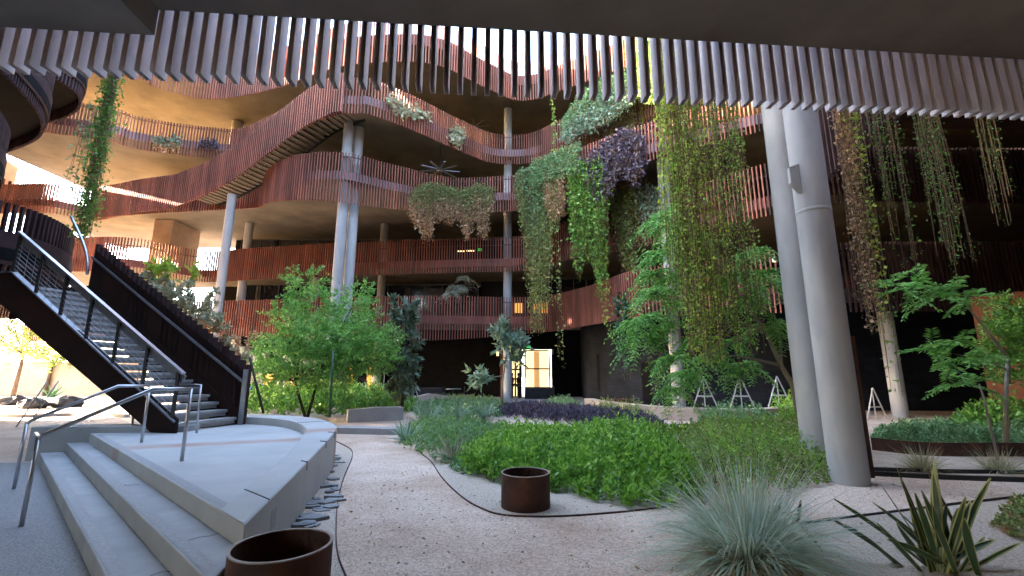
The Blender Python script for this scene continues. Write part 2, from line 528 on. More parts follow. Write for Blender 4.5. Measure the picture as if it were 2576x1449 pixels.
LV[4] = dict(z=13.5, zt=14.75, path=[(-36, 29.5, 12.6)] + bt(12.6, [(120, 536), (233, 555), (326, 541)]) + tb(14.75, [(633, 467, 524), (667, 437, 516), (693, 413, 508), (733, 394, 504), (780, 385, 504), (840, 383, 506), (892, 388, 513), (959, 407, 522), (1025, 423, 528), (1092, 440, 531), (1159, 448, 533), (1259, 443, 534), (1302, 437, 528)]) + [(3.9, 24.4, 12.4), (8, 21.2, 12.6), (13, 18.3, 12.6), (20, 17.8, 12.6), (30, 18, 12.6)])
LV[5] = dict(z=17.4, zt=18.6, path=[(-36, 24.3, 16.3), (-31, 24.8, 16.3)] + bt(16.3, [(260, 353), (333, 373), (433, 388), (523, 397), (600, 398), (720, 350), (790, 308), (858, 287), (892, 287), (925, 288), (992, 310), (1059, 337), (1125, 367), (1192, 395), (1225, 407), (1259, 413), (1292, 414), (1325, 412), (1359, 403)]) + [(3.6, 27.4, 16.3), (8.2, 24.6, 16.3), (13, 19.8, 16.3), (20, 18.3, 16.3), (30, 18.3, 16.3)])
LV[6] = dict(z=21.7, zt=23.0, path=[(-36, 22.0, 20), (-31, 22.6, 20)] + bt(20.0, [(333, 197), (383, 217), (433, 233), (483, 245), (533, 250), (600, 243), (667, 230), (733, 210), (800, 185), (860, 168), (925, 160), (992, 157), (1058, 158), (1125, 173), (1192, 207), (1258, 238), (1292, 252), (1325, 254), (1358, 248), (1392, 235), (1458, 212), (1560, 175), (1700, 110)]) + [(14, 19.0, 20), (20, 18.0, 20), (30, 18.0, 20)])
BACK = {2: 38, 3: 38, 4: 40, 5: 41, 6: 42}
for L, d in LV.items():
    P = catmull(d['path'], 10)
    P = resample(P, .18)
    d['P'] = P
    N = normals(P)
    inner = [(p[0] + n.x * .14, p[1] + n.y * .14) for p, n in zip(P, N)]
    # floor slab with its soffit, then the deck on top
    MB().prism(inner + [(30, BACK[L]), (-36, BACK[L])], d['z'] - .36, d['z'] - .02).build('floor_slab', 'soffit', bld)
    MB().prism([(p[0] + n.x * .3, p[1] + n.y * .3) for p, n in zip(P, N)] + [(29.9, BACK[L] - .1), (-35.9, BACK[L] - .1)], d['z'] - .018, d['z'] + .03).build('deck', 'deck', bld)
    big = L == 6
    MB().ribbon(P, d['z'] - .42, d['z'] + (.32 if big else .10), .05, off=.11).build('edge_band', 'corten_band' if L in (6, 2, 3) else 'mauve', bld)
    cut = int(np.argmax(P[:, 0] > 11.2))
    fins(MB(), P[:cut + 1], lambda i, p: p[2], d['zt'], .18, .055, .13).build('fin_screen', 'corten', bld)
    fins(MB(), P[cut + 1:], lambda i, p: p[2], d['zt'], .18, .055, .13).build('fin_screen', 'wing', bld)      # same slats, shade of the east end put into a darker colour
    MB().ribbon(P, d['z'] + 1.05, d['z'] + 1.10, .04, off=.12).build('rail', 'dark', bld)

# inner walls and glazing of each storey
def wallbox(name, x0, x1, y, z0, z1, m, parent=bld, t=.3):
    return MB().box(((x0 + x1) / 2, y + t / 2, (z0 + z1) / 2), (x1 - x0, t, z1 - z0)).build(name, m, parent)
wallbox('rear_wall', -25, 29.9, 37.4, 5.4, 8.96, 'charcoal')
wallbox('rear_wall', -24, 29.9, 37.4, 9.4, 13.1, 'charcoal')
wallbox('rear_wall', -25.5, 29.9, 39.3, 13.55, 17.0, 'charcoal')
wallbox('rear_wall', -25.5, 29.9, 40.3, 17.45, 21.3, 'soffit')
# strip windows on the second storey, standing in front of the rear wall
def glazing(x0, x1, y, z0, z1, n, parent=bld, lit=()):
    w = MB()
    for i in range(n + 1):
        x = x0 + (x1 - x0) * i / n
        w.box((x, y, (z0 + z1) / 2), (.06, .1, z1 - z0))
    for z in (z0, z1): w.box(((x0 + x1) / 2, y + .003, z), (x1 - x0, .094, .07))
    f = w.build('window', 'frame', parent)
    MB().box(((x0 + x1) / 2, y + .02, (z0 + z1) / 2), (x1 - x0 - .02, .02, z1 - z0 - .02)).build('pane', 'glass', f)
    return f
glazing(-21, -2.6, 34.2, 5.5, 8.5, 13)
glazing(2.6, 9.0, 31.5, 5.6, 8.4, 7)
wallbox('rear_wall', -2.5, 2.4, 35.2, 5.4, 8.96, 'dark')
glazing(-22, -8, 35.0, 9.5, 12.4, 9)
wallbox('core_wall', -33.5, -29.6, 37.0, 5.4, 8.9, 'tan', t=.9)
wallbox('core_wall', -27.0, -25.6, 32.2, 9.42, 13.1, 'tan', t=3.0)
wallbox('core_wall', -27.2, -25.7, 33.2, 13.56, 17.0, 'tan', t=3.0)
# slatted end screens where the balconies stop on the left, with open air between them
for z0, z1 in ((8.5, 11.4), (13.1, 15.2), (17.0, 18.9)):
    fins(MB(), [(-35.9, 24.5), (-35.9, 40)], z0, z1, .42, .06, .2).build('fin_screen', 'corten', bld)

# ground storey: charcoal wall, doorway, left glazing, dark curved block wall
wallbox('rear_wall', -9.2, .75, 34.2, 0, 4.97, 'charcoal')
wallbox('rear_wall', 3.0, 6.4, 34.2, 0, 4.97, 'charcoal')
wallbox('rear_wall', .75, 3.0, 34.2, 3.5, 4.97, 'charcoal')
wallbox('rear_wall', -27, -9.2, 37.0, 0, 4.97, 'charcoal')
MB().box((-.55, 32.4, 1.7), (.5, 3.2, 3.4)).build('pier', 'orangewall', bld)
door = MB()
for x in (1.02, 2.82): door.box((x, 34.15, 1.72), (.10, .12, 3.44))
for z in (.04, 2.05, 3.42): door.box((1.92, 34.153, z), (1.7, .11, .10))
door = door.build('doorway', 'tan', bld)
MB().box((1.92, 34.22, 1.72), (1.68, .03, 3.36)).build('pane', 'doorlit', door)
MB().box((1.86, 34.17, 1.7), (.42, .05, 3.3)).build('door_leaf', 'leafglow', door)  # leaf made to glow, indoor light put into its colour
side = MB()
for x in (-.08, .25, .6): side.box((x, 34.1, 1.35), (.12, .1, 2.7))
for z in (1.3, 2.0, 2.66): side.box((.26, 34.103, z), (.7, .09, .12))
side = side.build('side_window', 'dark', bld)
MB().box((.26, 34.13, 1.35), (.66, .03, 2.6)).build('pane', 'doorlit', side)
f = glazing(-24, -10, 35.6, .1, 3.8, 12)
for x0, x1, z0, z1 in ((-13.9, -12.4, .9, 2.3), (-11.3, -10.55, .7, 2.2), (-17.6, -15.9, .8, 1.7), (-19.3, -18.6, .8, 2.2)):
    MB().box(((x0 + x1) / 2, 35.52, (z0 + z1) / 2), (x1 - x0, .03, z1 - z0)).build('lit_pane', 'warmlit', f)

# curved wall of black blocks
cw = catmull([(5.3, 33.9), (5.2, 31), (6.0, 27.6), (8.2, 24.4), (12, 22.3), (17, 21.2), (30, 20.8)], 12)
wall = thing('curved_block_wall', 'curved wall of black concrete blocks with narrow slot windows right of the doorway', 'wall', (9, 24, 0))
mb = MB(); mb.ribbon(cw, 0, 4.98, .3)
o = mb.build('blockwork', 'block', wall)
arc = np.r_[0, np.cumsum(np.linalg.norm(np.diff(cw, axis=0), axis=1))]
uvl = o.data.uv_layers.new(name='UVMap')
for p in o.data.polygons:
    for li in p.loop_indices:
        vi = o.data.loops[li].vertex_index
        uvl.data[li].uv = (arc[vi // 4], o.data.vertices[vi].co.z)
def slot(px, py, w, z0, z1):
    # slot window standing just proud of the blocks
    a, y, _ = ray(px, py); ratio = a / y
    i = int(np.argmin(np.abs(cw[:, 0] / cw[:, 1] - ratio)))
    n = normals(cw)[i]; tg = Vector((n.y, -n.x, 0))
    c = Vector((cw[i][0], cw[i][1], (z0 + z1) / 2)) - n * .153
    MB().frame(c, tg * w / 2, n * .012, Vector((0, 0, (z1 - z0) / 2))).build('slot_window', 'charcoal', wall)
slot(1512, 950, .35, .6, 2.9); slot(1637, 970, .6, .05, 2.3); slot(1985, 940, .4, 1.6, 4.2)

# ================================================================== round columns
GC = 'round concrete columns of the courtyard'
def column(x, y, r, z1, label, collars=(), z0=-.05):
    t = thing('concrete_column', label, 'column', (x, y, 0), GC)
    MB().lathe([(r, z0), (r, z1)], 40, (x, y, 0)).build('shaft', 'colconc', t, True)
    for z in collars:
        smooth_angle(MB().lathe([(r + .001, z - .03), (r + .005, z - .025), (r + .005, z + .025), (r + .001, z + .03)], 40, (x, y, 0)).build('collar', 'colconc', t))
    return t
cA = column(5.1, 7.18, .258, 12, 'thick pale concrete column nearest the camera at right, rising from the shrubs', (4.3,))
m = MB(); q = [(4.70, 4.78), (4.87, 4.58), (4.87, 5.12), (4.70, 5.06)]
m.add([(x, 7.05, z) for x, z in q] + [(x + .01, 7.13, z) for x, z in q], [(0, 1, 2, 3), (7, 6, 5, 4), (0, 4, 5, 1), (1, 5, 6, 2), (2, 6, 7, 3), (3, 7, 4, 0)])
m.build('bracket', 'colconc', cA)
MB().box((5.345, 7.06, 1.15), (.07, .05, 2.1)).build('conduit', 'rust', cA)
column(5.62, 8.65, .25, 12, 'pale concrete column standing just behind the nearest thick column')
column(-10.15, 25.4, .30, 17.0, 'tall pale column behind the central leafy tree, front one of a close pair', (7.5,))
column(-9.72, 26.0, .30, 17.0, 'tall column tucked close behind its twin at the central tree')
column(-18.2, 27.4, .265, 13.1, 'slim pale column rising out of the pale leaved shrub behind the staircase', (8.2,))
column(-.3, 30.6, .30, 21.3, 'tall column in the middle of the facade left of the lit doorway')
column(8.2, 22.6, .31, 13.1, 'pale column with a scrap of vine behind the curved bench wall')
column(-20.3, 33.0, .30, 13.1, 'recessed column deep under the balconies left of the slim pale column')
column(-9.9, 33.2, .30, 13.1, 'recessed column under the middle balconies right of the tall pair')
column(14.9, 17.75, .26, 4.95, 'dim concrete column in the dark right corner beyond the nearest column')
column(-21.8, 32.4, .42, 21.3, 'short stretch of column under the glowing top soffit at upper left', z0=17.44)
column(-15.2, 34.0, .30, 9.0, 'recessed ground storey column beside the framed windows at left')

# ================================================================== the near building we stand under
near = thing('overhanging_building', 'dark concrete overhang above the viewer edged with big upright grey metal slats', 'building', (0, -2, 0))
LY = lambda x: 5.18 + .0755 * x
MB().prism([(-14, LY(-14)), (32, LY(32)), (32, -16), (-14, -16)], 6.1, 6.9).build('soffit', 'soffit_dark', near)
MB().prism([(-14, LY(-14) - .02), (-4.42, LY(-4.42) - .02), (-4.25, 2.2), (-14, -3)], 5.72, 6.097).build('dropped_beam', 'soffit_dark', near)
MB().prism([(-14, LY(-14) - 6), (32, LY(32) - 6), (32, -14), (-14, -14)], 6.9, 23).build('upper_wall', 'wing', near)
fm = MB()                                                   # folded channels, open towards the underside
for p in resample([(-14, LY(-14) + .11), (32, LY(32) + .11)], .178):
    tg = V((1, .0755, 0)).normalized(); n = V((-tg.y, tg.x, 0)); c = V((p[0], p[1], 6.6))
    for s_ in (-1, 1): fm.frame(c + tg * .031 * s_, tg * .003, n * .1, V((0, 0, 1.35)))
    fm.frame(c + n * .0985, tg * .0278, n * .0025, V((0, 0, 1.347)))
fm.build('fin_screen', 'finsteel', near)
MB().bar((-14, LY(-14) + .03, 6.9), (32, LY(32) + .03, 6.9), .05, .12).build('fin_rail', 'dark', near)
MB().box((9, -9.2, 3.04), (45.8, .4, 6.1)).build('rear_wall', 'charcoal', near)
MB().box((-16.5, -2.2, 3.04), (.4, 13.4, 6.1)).build('side_wall', 'charcoal', near)
MB().box((13.5, -2.0, 3.04), (.4, 13.8, 6.1)).build('side_wall', 'charcoal', near)
MB().prism([(8.3, 6.5), (30, 8.2), (30, 16.9), (10.6, 16.9)], 11.6, 22.5).build('bridge', 'wing', near)

fins(MB(), [(8.2, 6.6), (10.5, 16.8)], 7.4, 12.4, .26, .06, .2).build('fin_screen', 'wing', near)
MB().ribbon([(8.45, 6.6), (10.75, 16.9)], 7.9, 11.6, .06).build('sun_block_backing', 'wing', near)  # solid panel added behind the slats to stop the low sun

# the wing on the left that the stair climbs to
wing = thing('left_wing', 'dark curving wing of slatted balconies rising at the left edge beside the staircase', 'building', (-20, 12, 0))
WG = {2: (5.35, 4.1, 6.75, [(-13.6, 4), (-14.8, 8), (-15.6, 11.5), (-15.3, 13.8), (-16.7, 16.3), (-21, 19.5), (-30, 21)]),
      3: (9.35, 8.5, 10.95, [(-12.5, 5), (-15.8, 9), (-18.3, 14.3), (-22, 17.5), (-31, 20.5), (-40, 25)]),
      4: (13.5, 12.6, 15.2, [(-12.5, 6), (-17.4, 12), (-20.7, 17.9), (-25, 20.6), (-33, 23), (-42, 27)]),
      5: (17.4, 16.3, 18.8, [(-14, 7), (-19.5, 13.5), (-22.8, 19), (-23.4, 21.8), (-27, 24), (-36, 26), (-42, 28)]),
      6: (21.7, 20.4, 24.7, [(-14.5, 7), (-20, 13.5), (-23.6, 19), (-24.2, 22), (-28, 24.4), (-36, 26.4), (-42, 28)])}  # top storey added to keep low sun off the right facade
for L, (z, zb, zt, pp) in WG.items():
    P = resample(catmull(pp, 10), .25)
    N = normals(P)
    MB().prism([(p[0] - n.x * .14, p[1] - n.y * .14) for p, n in zip(P, N)] + [(-42, 0), (-13, 0)], z - .36, z).build('floor_slab', 'charcoal', wing)
    fins(MB(), P, zb, zt, .18, .07, .13).build('fin_screen', 'wing', wing)
    MB().ribbon(P, z - .5, z + .5, .05, off=-.1).build('edge_band', 'wing', wing)
    MB().ribbon(P[:, :2] + np.array([-3.2, -2.4]), z, z + 3.7, .2).build('rear_wall', 'charcoal', wing)

MB().ribbon([(-16.5, 4.6), (-19, 8), (-19.3, 14.5), (-21.5, 16.6)], 0, 4.98, .3).build('low_sun_block_wall', 'charcoal', wing)  # unseen wall, added to keep low sun off the paving and risers
MB().ribbon([(-30, 19.8), (-36, 28.3), (-37, 31)], 5.2, 16.8, .3).build('sun_block_wall', 'tan', wing)  # added wall, mostly out of view, blocks sun leaking in from the left

# right hand end: dark recess behind the balconies and an orange lit end wall
endw = thing('corner_wall', 'low orange brown wall glowing in the dark corner at far right', 'wall', (17, 13.5, 0))
MB().ribbon(catmull([(15.6, 15.0), (16.6, 13.6), (18.4, 12.4), (24, 11.4)], 8), 0, 4.2, .25).build('panel', 'orangewall', endw)
MB().box((30.2, 12, 12), (.4, 50, 24)).build('end_wall', 'wing', near)

# ================================================================== stair flight that climbs between the balconies
st_ = thing('balcony_stair', 'sweeping outdoor stair with rust red slatted side rising between two upper balconies', 'stair', (-16, 26, 13.5))
pts = []
for x, y, zf in [(233, 556, 12.5), (290, 548, 12.5), (350, 538, 12.5), (430, 529, 12.5), (450, 523, 12.6), (520, 497, 12.95), (600, 452, 13.75), (660, 408, 14.5), (720, 362, 15.25), (780, 320, 15.95), (840, 292, 16.3), (862, 286, 16.32)]:
    p = gp(x, y, zf); pts.append((p[0], p[1] - .25, zf))
SP = catmull(pts, 10)
P = resample(SP, .18)
fins(MB(), P, lambda i, p: p[2], lambda i, p: p[2] + 2.45, .18, .055, .13).build('fin_screen', 'corten', st_)
P = resample(SP, .38)
N = normals(P)
tr = MB(); dash = MB()
for i in range(len(P) - 1):
    z = P[i][2] + .78
    if P[i][2] < 12.62: continue
    a, b, n = V(P[i]), V(P[i + 1]), N[i]
    c = Vector(((a.x + b.x) / 2, (a.y + b.y) / 2, z)) + n * 1.1
    tg = Vector((n.y, -n.x, 0))
    tr.frame(c, tg * .17, n * .95, V((0, 0, .035)))
tr.build('treads', 'soffit', st_)
P = P[P[:, 2] > 12.58]
MB().ribbon(P[:, :2], [p[2] + .55 for p in P], [p[2] + .95 for p in P], .06, off=.16).build('stringer', 'mauve', st_)
MB().ribbon(P[:, :2], [p[2] + .55 for p in P], [p[2] + .95 for p in P], .06, off=2.1).build('stringer', 'dark', st_)
MB().ribbon(P[:, :2], [p[2] + 2.0 for p in P], [p[2] + 2.05 for p in P], .04, off=2.1).build('rail', 'steel', st_)

# ================================================================== concrete stage, steps, curved seat wall
stage = thing('concrete_stage', 'pale concrete stage with three wide steps and a curved seat wall at its edge', 'stage', (-5, 8, 0))
arc_out = [(-2.0, 3.62, .505), (-2.55, 6.0, .57), (-3.05, 8.0, .63), (-3.32, 8.8, .65), (-3.8, 9.6, .66), (-4.5, 10.4, .66), (-5.4, 10.95, .66), (-6.5, 11.2, .66), (-8.2, 11.2, .66)]
arc_in = [(-2.42, 3.99, .505), (-3.0, 6.3, .57), (-3.62, 8.15, .63), (-3.88, 8.7, .65), (-4.3, 9.3, .66), (-4.9, 9.95, .66), (-5.6, 10.4, .66), (-6.5, 10.62, .66), (-8.2, 10.65, .66)]
co, ci = catmull(arc_out, 8), catmull(arc_in, 8)
MB().prism([tuple(A[:2])] + [tuple(B[:2])] + [tuple(p[:2] * 1.0) for p in (co[1:] + ci[1:]) / 2] + [(-8.3, 9.2)], 0, .5).build('platform', 'stage', stage)
v, f = [], []
for a, b in zip(co, ci):
    v += [(a[0], a[1], 0), (a[0], a[1], a[2] - .012), (a[0] + (b[0] - a[0]) * .03, a[1] + (b[1] - a[1]) * .03, a[2]), (b[0], b[1], b[2]), (b[0], b[1], .3)]
for i in range(len(co) - 1):
    k, j = 5 * i, 5 * i + 5
    for q in range(4): f.append((k + q, j + q, j + q + 1, k + q + 1))
MB().add(v, f).build('seat_wall', 'stage', stage)
for k in (1, 2):
    a0, a1, b0, b1 = Lk[k - 1], Lk[k], Rk(k - 1), Rk(k)
    poly = [tuple(a0[:2]), tuple(b0[:2]), tuple(b1[:2]), tuple(a1[:2])]
    MB().prism(poly, 0, .5 - .1667 * k).build('step', 'concrete', stage)
for (a0, b0, z) in ((A, B, .5), (Lk[1], Rk(1), .3333), (Lk[2], Rk(2), .1667)):   # rough nosing strips
    d = (b0 - a0).normalized(); n = V((-DN.x, -DN.y, 0))
    q = [a0 + d * .5 + n * .02, b0 - d * .25 + n * .02, b0 - d * .25 + n * .11, a0 + d * .5 + n * .11]
    MB().add([(p.x, p.y, z + .003) for p in q], [(0, 1, 2, 3)]).build('nosing_strip', 'nosing', stage)
MB().prism([(-9.2, 8.9), (-8.3, 8.95), (-6.4, 9.12), (-6.4, 9.55), (-9.2, 9.4)], 0, .62).build('cheek_wall', 'concrete', stage)
def bevel(o, w):
    b = o.modifiers.new('bevel', 'BEVEL'); b.width = w; b.segments = 2; b.limit_method = 'ANGLE'; b.angle_limit = R(50)
for o in kids(stage):
    if o.name.split('.')[0] in ('platform', 'step', 'cheek_wall', 'seat_wall'): bevel(o, .012)
for px, z in (([(462, 1364), (500, 1352), (528, 1349), (566, 1336)], .3333), ([(378, 1449), (405, 1440), (440, 1436)], .1667), ([(300, 1215), (318, 1222), (350, 1219)], .3333)):
    MB().tube([gp(x, y, z - .0012) for x, y in px], .0042, 5).build('crack', 'dark', stage)
def clip(t):
    i = int(t * (len(co) - 1)); a, b = V(co[i]), V(ci[i]); d = (b - a).normalized()
    m = MB(); m.bar(a + V((0, 0, .006)), a + d * .12 + V((0, 0, .006)), .02, .012)
    m.bar(a - d * .004 + V((0, 0, .01)), a - d * .004 - V((0, 0, .09)), .02, .012, up=(1, 0, 0))
    m.build('edge_clip', 'galv', stage)
for t in (.12, .19, .26): clip(t)
m = MB(); m.frame((-2.205, 4.46, .31), V((-.023, .097, 0)).normalized() * .13, V((.012, .003, 0)), V((0, 0, .085)))
m.build('plaque', 'galv', stage)
m = MB()
for t in (.045, .5):
    i = int(t * (len(co) - 1)); a, b = V(co[i]), V(ci[i]); m.bar(a + V((0, 0, .002)), b + V((0, 0, .002)), .012, .006)
m.build('joint', 'dark', stage)

# two bent steel handrails
def handrail(p0, p1, label, tbend=.7):
    t = thing('handrail', label, 'handrail', (p0[0], p0[1], 0), 'bent steel handrails on the stage steps')
    a, b = V(p0), V(p1)
    top0, top1 = V((a.x, a.y, .92)), V((b.x, b.y, 1.42))
    bend = V((a.x + (b.x - a.x) * tbend, a.y + (b.y - a.y) * tbend, 1.42))
    MB().tube([top0 + V((0, 0, -.02)), top0 + (bend - top0).normalized() * .03 + V((0, 0, .0)), bend, top1], .024, 10).build('rail', 'steel', t, True)
    MB().tube([a, top0], .022, 10).build('post', 'steel', t, True)
    MB().tube([b, top1], .022, 10).build('post', 'steel', t, True)
    return t, top0
h1, ta = handrail((-5.27, 5.2, 0), (-4.3, 6.14, .5), 'bent steel handrail on the stage steps, the one nearer the camera')
h2, tb = handrail((-7.11, 6.81, 0), (-6.15, 7.77, .5), 'bent steel handrail on the stage steps, the farther one below the staircase')
MB().bar(ta, ta + (tb - ta).normalized() * .5, .03, .03).build('return', 'steel', h1)

# ================================================================== the straight staircase at left
sc = thing('courtyard_staircase', 'steel staircase with pale treads, cable guard and slatted dark side climbing left from the stage', 'staircase', (-6.4, 9.7, .5))
DX = V((-.978, .21, 0)); NX = V((.21, .978, 0))
S0 = V((-6.55, 8.96, .5)); RUN, RISE = 5.0, 3.14; WID = 1.57
SL = RISE / RUN
def sp(s, w, h=0): return S0 + DX * s + NX * w + V((0, 0, s * SL + h))
NT = 19
for i in range(NT):
    s = RUN * (i + .5) / NT; z = (i + 1) * RISE / NT
    c = S0 + DX * s + NX * (WID / 2) + V((0, 0, z - .03))
    m = MB(); m.frame(c, DX * .145, NX * (WID / 2 - .03), V((0, 0, .03)))
    o = m.build('tread', 'tread', sc)
    MB().frame(c + V((0, 0, -.067)) - DX * .10, DX * .008, NX * (WID / 2 - .04), V((0, 0, .036))).build('riser', 'tread', o)
def side_plate(w, t, up, dn):
    q = [sp(0, w, up) + DX * -.12, sp(RUN, w, up), sp(RUN, w, up) + DX * 2.6, sp(RUN, w, up - dn) + DX * 2.6, sp(RUN + .2, w, up - dn), sp(.45, w, -.28), sp(-.12, w, .08)]
    q[-1].z = S0.z + .004; q[-2].z = S0.z + .004
    a = [p - NX * t / 2 for p in q]; b = [p + NX * t / 2 for p in q]; n = len(q)
    return MB().add(a + b, [tuple(range(n)), tuple(range(2 * n - 1, n - 1, -1))] + [(i, n + i, n + (i + 1) % n, (i + 1) % n) for i in range(n)])
side_plate(0, .05, .26, .82).build('stringer', 'stringer', sc)
MB().bar(sp(-.1, -.0, .275), sp(RUN, 0, .275), .13, .03, up=(0, 0, 1)).build('stringer_cap', 'galv', sc)
MB().bar(sp(RUN + .01, 0, .275), sp(RUN, 0, .275) + DX * 2.6, .13, .03).build('stringer_cap', 'galv', sc)
side_plate(WID, .05, .26, .82).build('stringer', 'stringer', sc)
ld = sp(RUN, WID / 2, 0) + DX * 1.3
MB().frame(ld + V((0, 0, -.06)), DX * 1.29, NX * (WID / 2 - .03), V((0, 0, .05))).build('landing', 'tread', sc)
for i in range(7):
    s = -.0 + RUN * i / 6
    MB().bar(sp(s, -.02, .27), sp(s, -.02, 1.18), .05, .05, up=(1, 0, 0)).build('guard_post', 'dark', sc)
rods = MB()
for k in range(8):
    h = .36 + k * .095
    rods.tube([sp(0, -.02, h), sp(RUN, -.02, h)], .0045, 5)
for s in np.arange(.12, RUN, .25):
    rods.tube([sp(s, -.027, .29), sp(s, -.027, 1.08)], .004, 4)
rods.build('guard_mesh', 'galv', sc)
MB().bar(sp(-.12, -.02, 1.2), sp(RUN + .05, -.02, 1.2), .09, .04).build('handrail', 'steel', sc)
MB().bar(sp(-.1, .03, 1.07), sp(RUN, .03, 1.07), .015, .16).build('guard_panel', 'galv', sc)
MB().tube([sp(-.1, .12, .98), sp(-.42, .12, 1.17), sp(-.46, .12, .28 - .0)], .02, 8).build('newel_rail', 'steel', sc, True)
fm = MB()
for s in np.arange(-.1, RUN + .1, .17):
    p = sp(s, WID + .05)
    fm.frame(p + V((0, 0, .42)), DX * .045, NX * .06, V((0, 0, .98)))
fm.build('slat_balustrade', 'wing', sc)
bk = [sp(-.1, WID + .0, -.35), sp(RUN, WID + .0, -.35), sp(RUN, WID + .0, 1.22), sp(-.1, WID + .0, 1.22)]
bk[0].z = S0.z + .01
MB().add([p - NX * .01 for p in bk] + [p + NX * .01 for p in bk], [(0, 1, 2, 3), (7, 6, 5, 4), (0, 4, 5, 1), (1, 5, 6, 2), (2, 6, 7, 3), (3, 7, 4, 0)]).build('side_panel', 'stringer', sc)
MB().bar(sp(-.1, WID - .08, 1.02), sp(RUN, WID - .08, 1.02), .045, .045).build('handrail', 'steel', sc)
MB().bar(sp(-.12, WID - .03, 1.3), sp(-.12, WID - .03, -.02 + .1), .05, .09, up=(1, 0, 0)).build('end_post', 'galv', sc)
# second flight beyond the landing, turning up toward the wing
S1 = sp(RUN, 0) + DX * 2.6
for i in range(9):
    c = S1 + DX * (.15 + .28 * i) + NX * (WID / 2) + V((0, 0, .15 + .165 * i))
    MB().frame(c, DX * .145, NX * (WID / 2 - .03), V((0, 0, .03))).build('tread', 'tread', sc)
MB().bar(S1 + V((0, 0, .05)), S1 + DX * 2.7 + V((0, 0, 1.6)), .05, .5).build('stringer', 'stringer', sc)
MB().bar(S1 + NX * WID + V((0, 0, .05)), S1 + NX * WID + DX * 2.7 + V((0, 0, 1.6)), .05, .5).build('stringer', 'stringer', sc)
# curved loop handrail on the landing
lp = []
for a in np.linspace(-.2, 1.15, 12):
    c = sp(RUN, WID - .12) + V((0, 0, .62)) + DX * .3
    lp.append(c - DX * (.75 * math.sin(a * 1.35)) + DX * .45 + V((0, 0, 1.35 - 1.25 * a)))
MB().tube(lp, .035, 8).build('loop_rail', 'steel', sc, True)

# ================================================================== planting
def inpoly(P, poly):
    poly = np.asarray(poly); x, y = P[:, 0], P[:, 1]
    c = np.zeros(len(P), bool)
    for i in range(len(poly)):
        x1, y1 = poly[i][:2]; x2, y2 = poly[i - 1][:2]
        m = ((y1 > y) != (y2 > y)) & (x < (x2 - x1) * (y - y1) / (y2 - y1 + 1e-12) + x1)
        c ^= m
    return c
def edgedist(P, poly):
    poly = np.asarray(poly)[:, :2]; d = np.full(len(P), 1e9)
    for i in range(len(poly)):
        a, b = poly[i - 1], poly[i]; ab = b - a
        t = np.clip(((P - a) @ ab) / (ab @ ab + 1e-12), 0, 1)
        d = np.minimum(d, np.linalg.norm(P - (a + t[:, None] * ab), axis=1))
    return d
def lumps(P, s, seed):
    r = np.random.default_rng(seed); o = np.zeros(len(P))
    for k in range(7):
        a = r.uniform(0, 6.28); f = s * r.uniform(.5, 2.2); ph = r.uniform(0, 6.28)
        o += np.sin((P[:, 0] * math.cos(a) + P[:, 1] * math.sin(a)) * f + ph)
    return o / 4.5
def bedpts(poly, n, hmax, seed, edge=.6, lump=2.0, amp=.3, deep=1.6):
    poly = np.asarray([p[:2] for p in poly])
    lo, hi = poly.min(0), poly.max(0)
    P = rng.uniform(lo, hi, size=(int(n * 3.2), 2)); P = P[inpoly(P, poly)][:n]
    h = hmax * (np.clip(edgedist(P, poly) / edge, 0, 1) ** .5) * (1 + amp * lumps(P, lump, seed))
    z = np.maximum(.02, h * (1 - np.abs(rng.normal(size=len(P))) ** deep * .42))
    return np.c_[P, z], h
def bed(name, label, cat, poly, n, h, m, L, Wd, seed, kind=None, group=None, stems=0, up=.5, second=None, **kw):
    per = 14
    Q, hh = bedpts(poly, max(20, n // per), h, seed, **kw)
    k = len(Q); hs = hh[:k] * rng.uniform(.62, 1.18, k) + .04
    tl = np.c_[rng.normal(size=(k, 2)) * .38, np.ones(k)]; tl = unit(tl)
    idx = np.repeat(np.arange(k), per)
    t_ = rng.uniform(.08, 1.0, len(idx)) ** .75
    P = np.c_[Q[idx, :2], np.zeros(len(idx))] + tl[idx] * (hs[idx] * t_)[:, None] + rng.normal(size=(len(idx), 3)) * L * .22
    P[:, 2] = np.maximum(P[:, 2], .015)
    D = rdir(len(P)); D[:, 2] = np.abs(D[:, 2]) * up + D[:, 2] * (1 - up) * .4 + .1; D = unit(D + tl[idx] * .5 * t_[:, None])
    Ls = L * rng.uniform(.55, 1.4, len(P)); ws = Wd * rng.uniform(.7, 1.3, len(P))
    c = np.mean([p[:2] for p in poly], 0)
    t = thing(name, label, cat, (c[0], c[1], 0), group)
    if kind: t['kind'] = kind
    if second:
        k = (rng.uniform(size=len(Q)) < second[1] * (1 + .8 * lumps(Q[:, :2], 1.5, seed + 9)))[idx]
        leaves('foliage', m, t, P[~k], D[~k], Ls[~k], ws[~k]); leaves('dry_foliage' if 'dry' in second[0] else 'pale_foliage', second[0], t, P[k], D[k], Ls[k], ws[k])
    else:
        leaves('foliage', m, t, P, D, Ls, ws)
    if stems:
        s = MB()
        for i in rng.choice(len(P), stems):
            p = P[i]; b = (p[0] + rng.normal() * .12, p[1] + rng.normal() * .12, 0)
            s.tube([b, ((p[0] + b[0]) / 2 + rng.normal() * .05, (p[1] + b[1]) / 2 + rng.normal() * .05, p[2] * .6), p], [.007, .005, .002], 3, False)
        s.build('stems', 'darkstem', t)
    return t
def gpl(px, z=0): return [gp(x, y, z) for x, y in px]

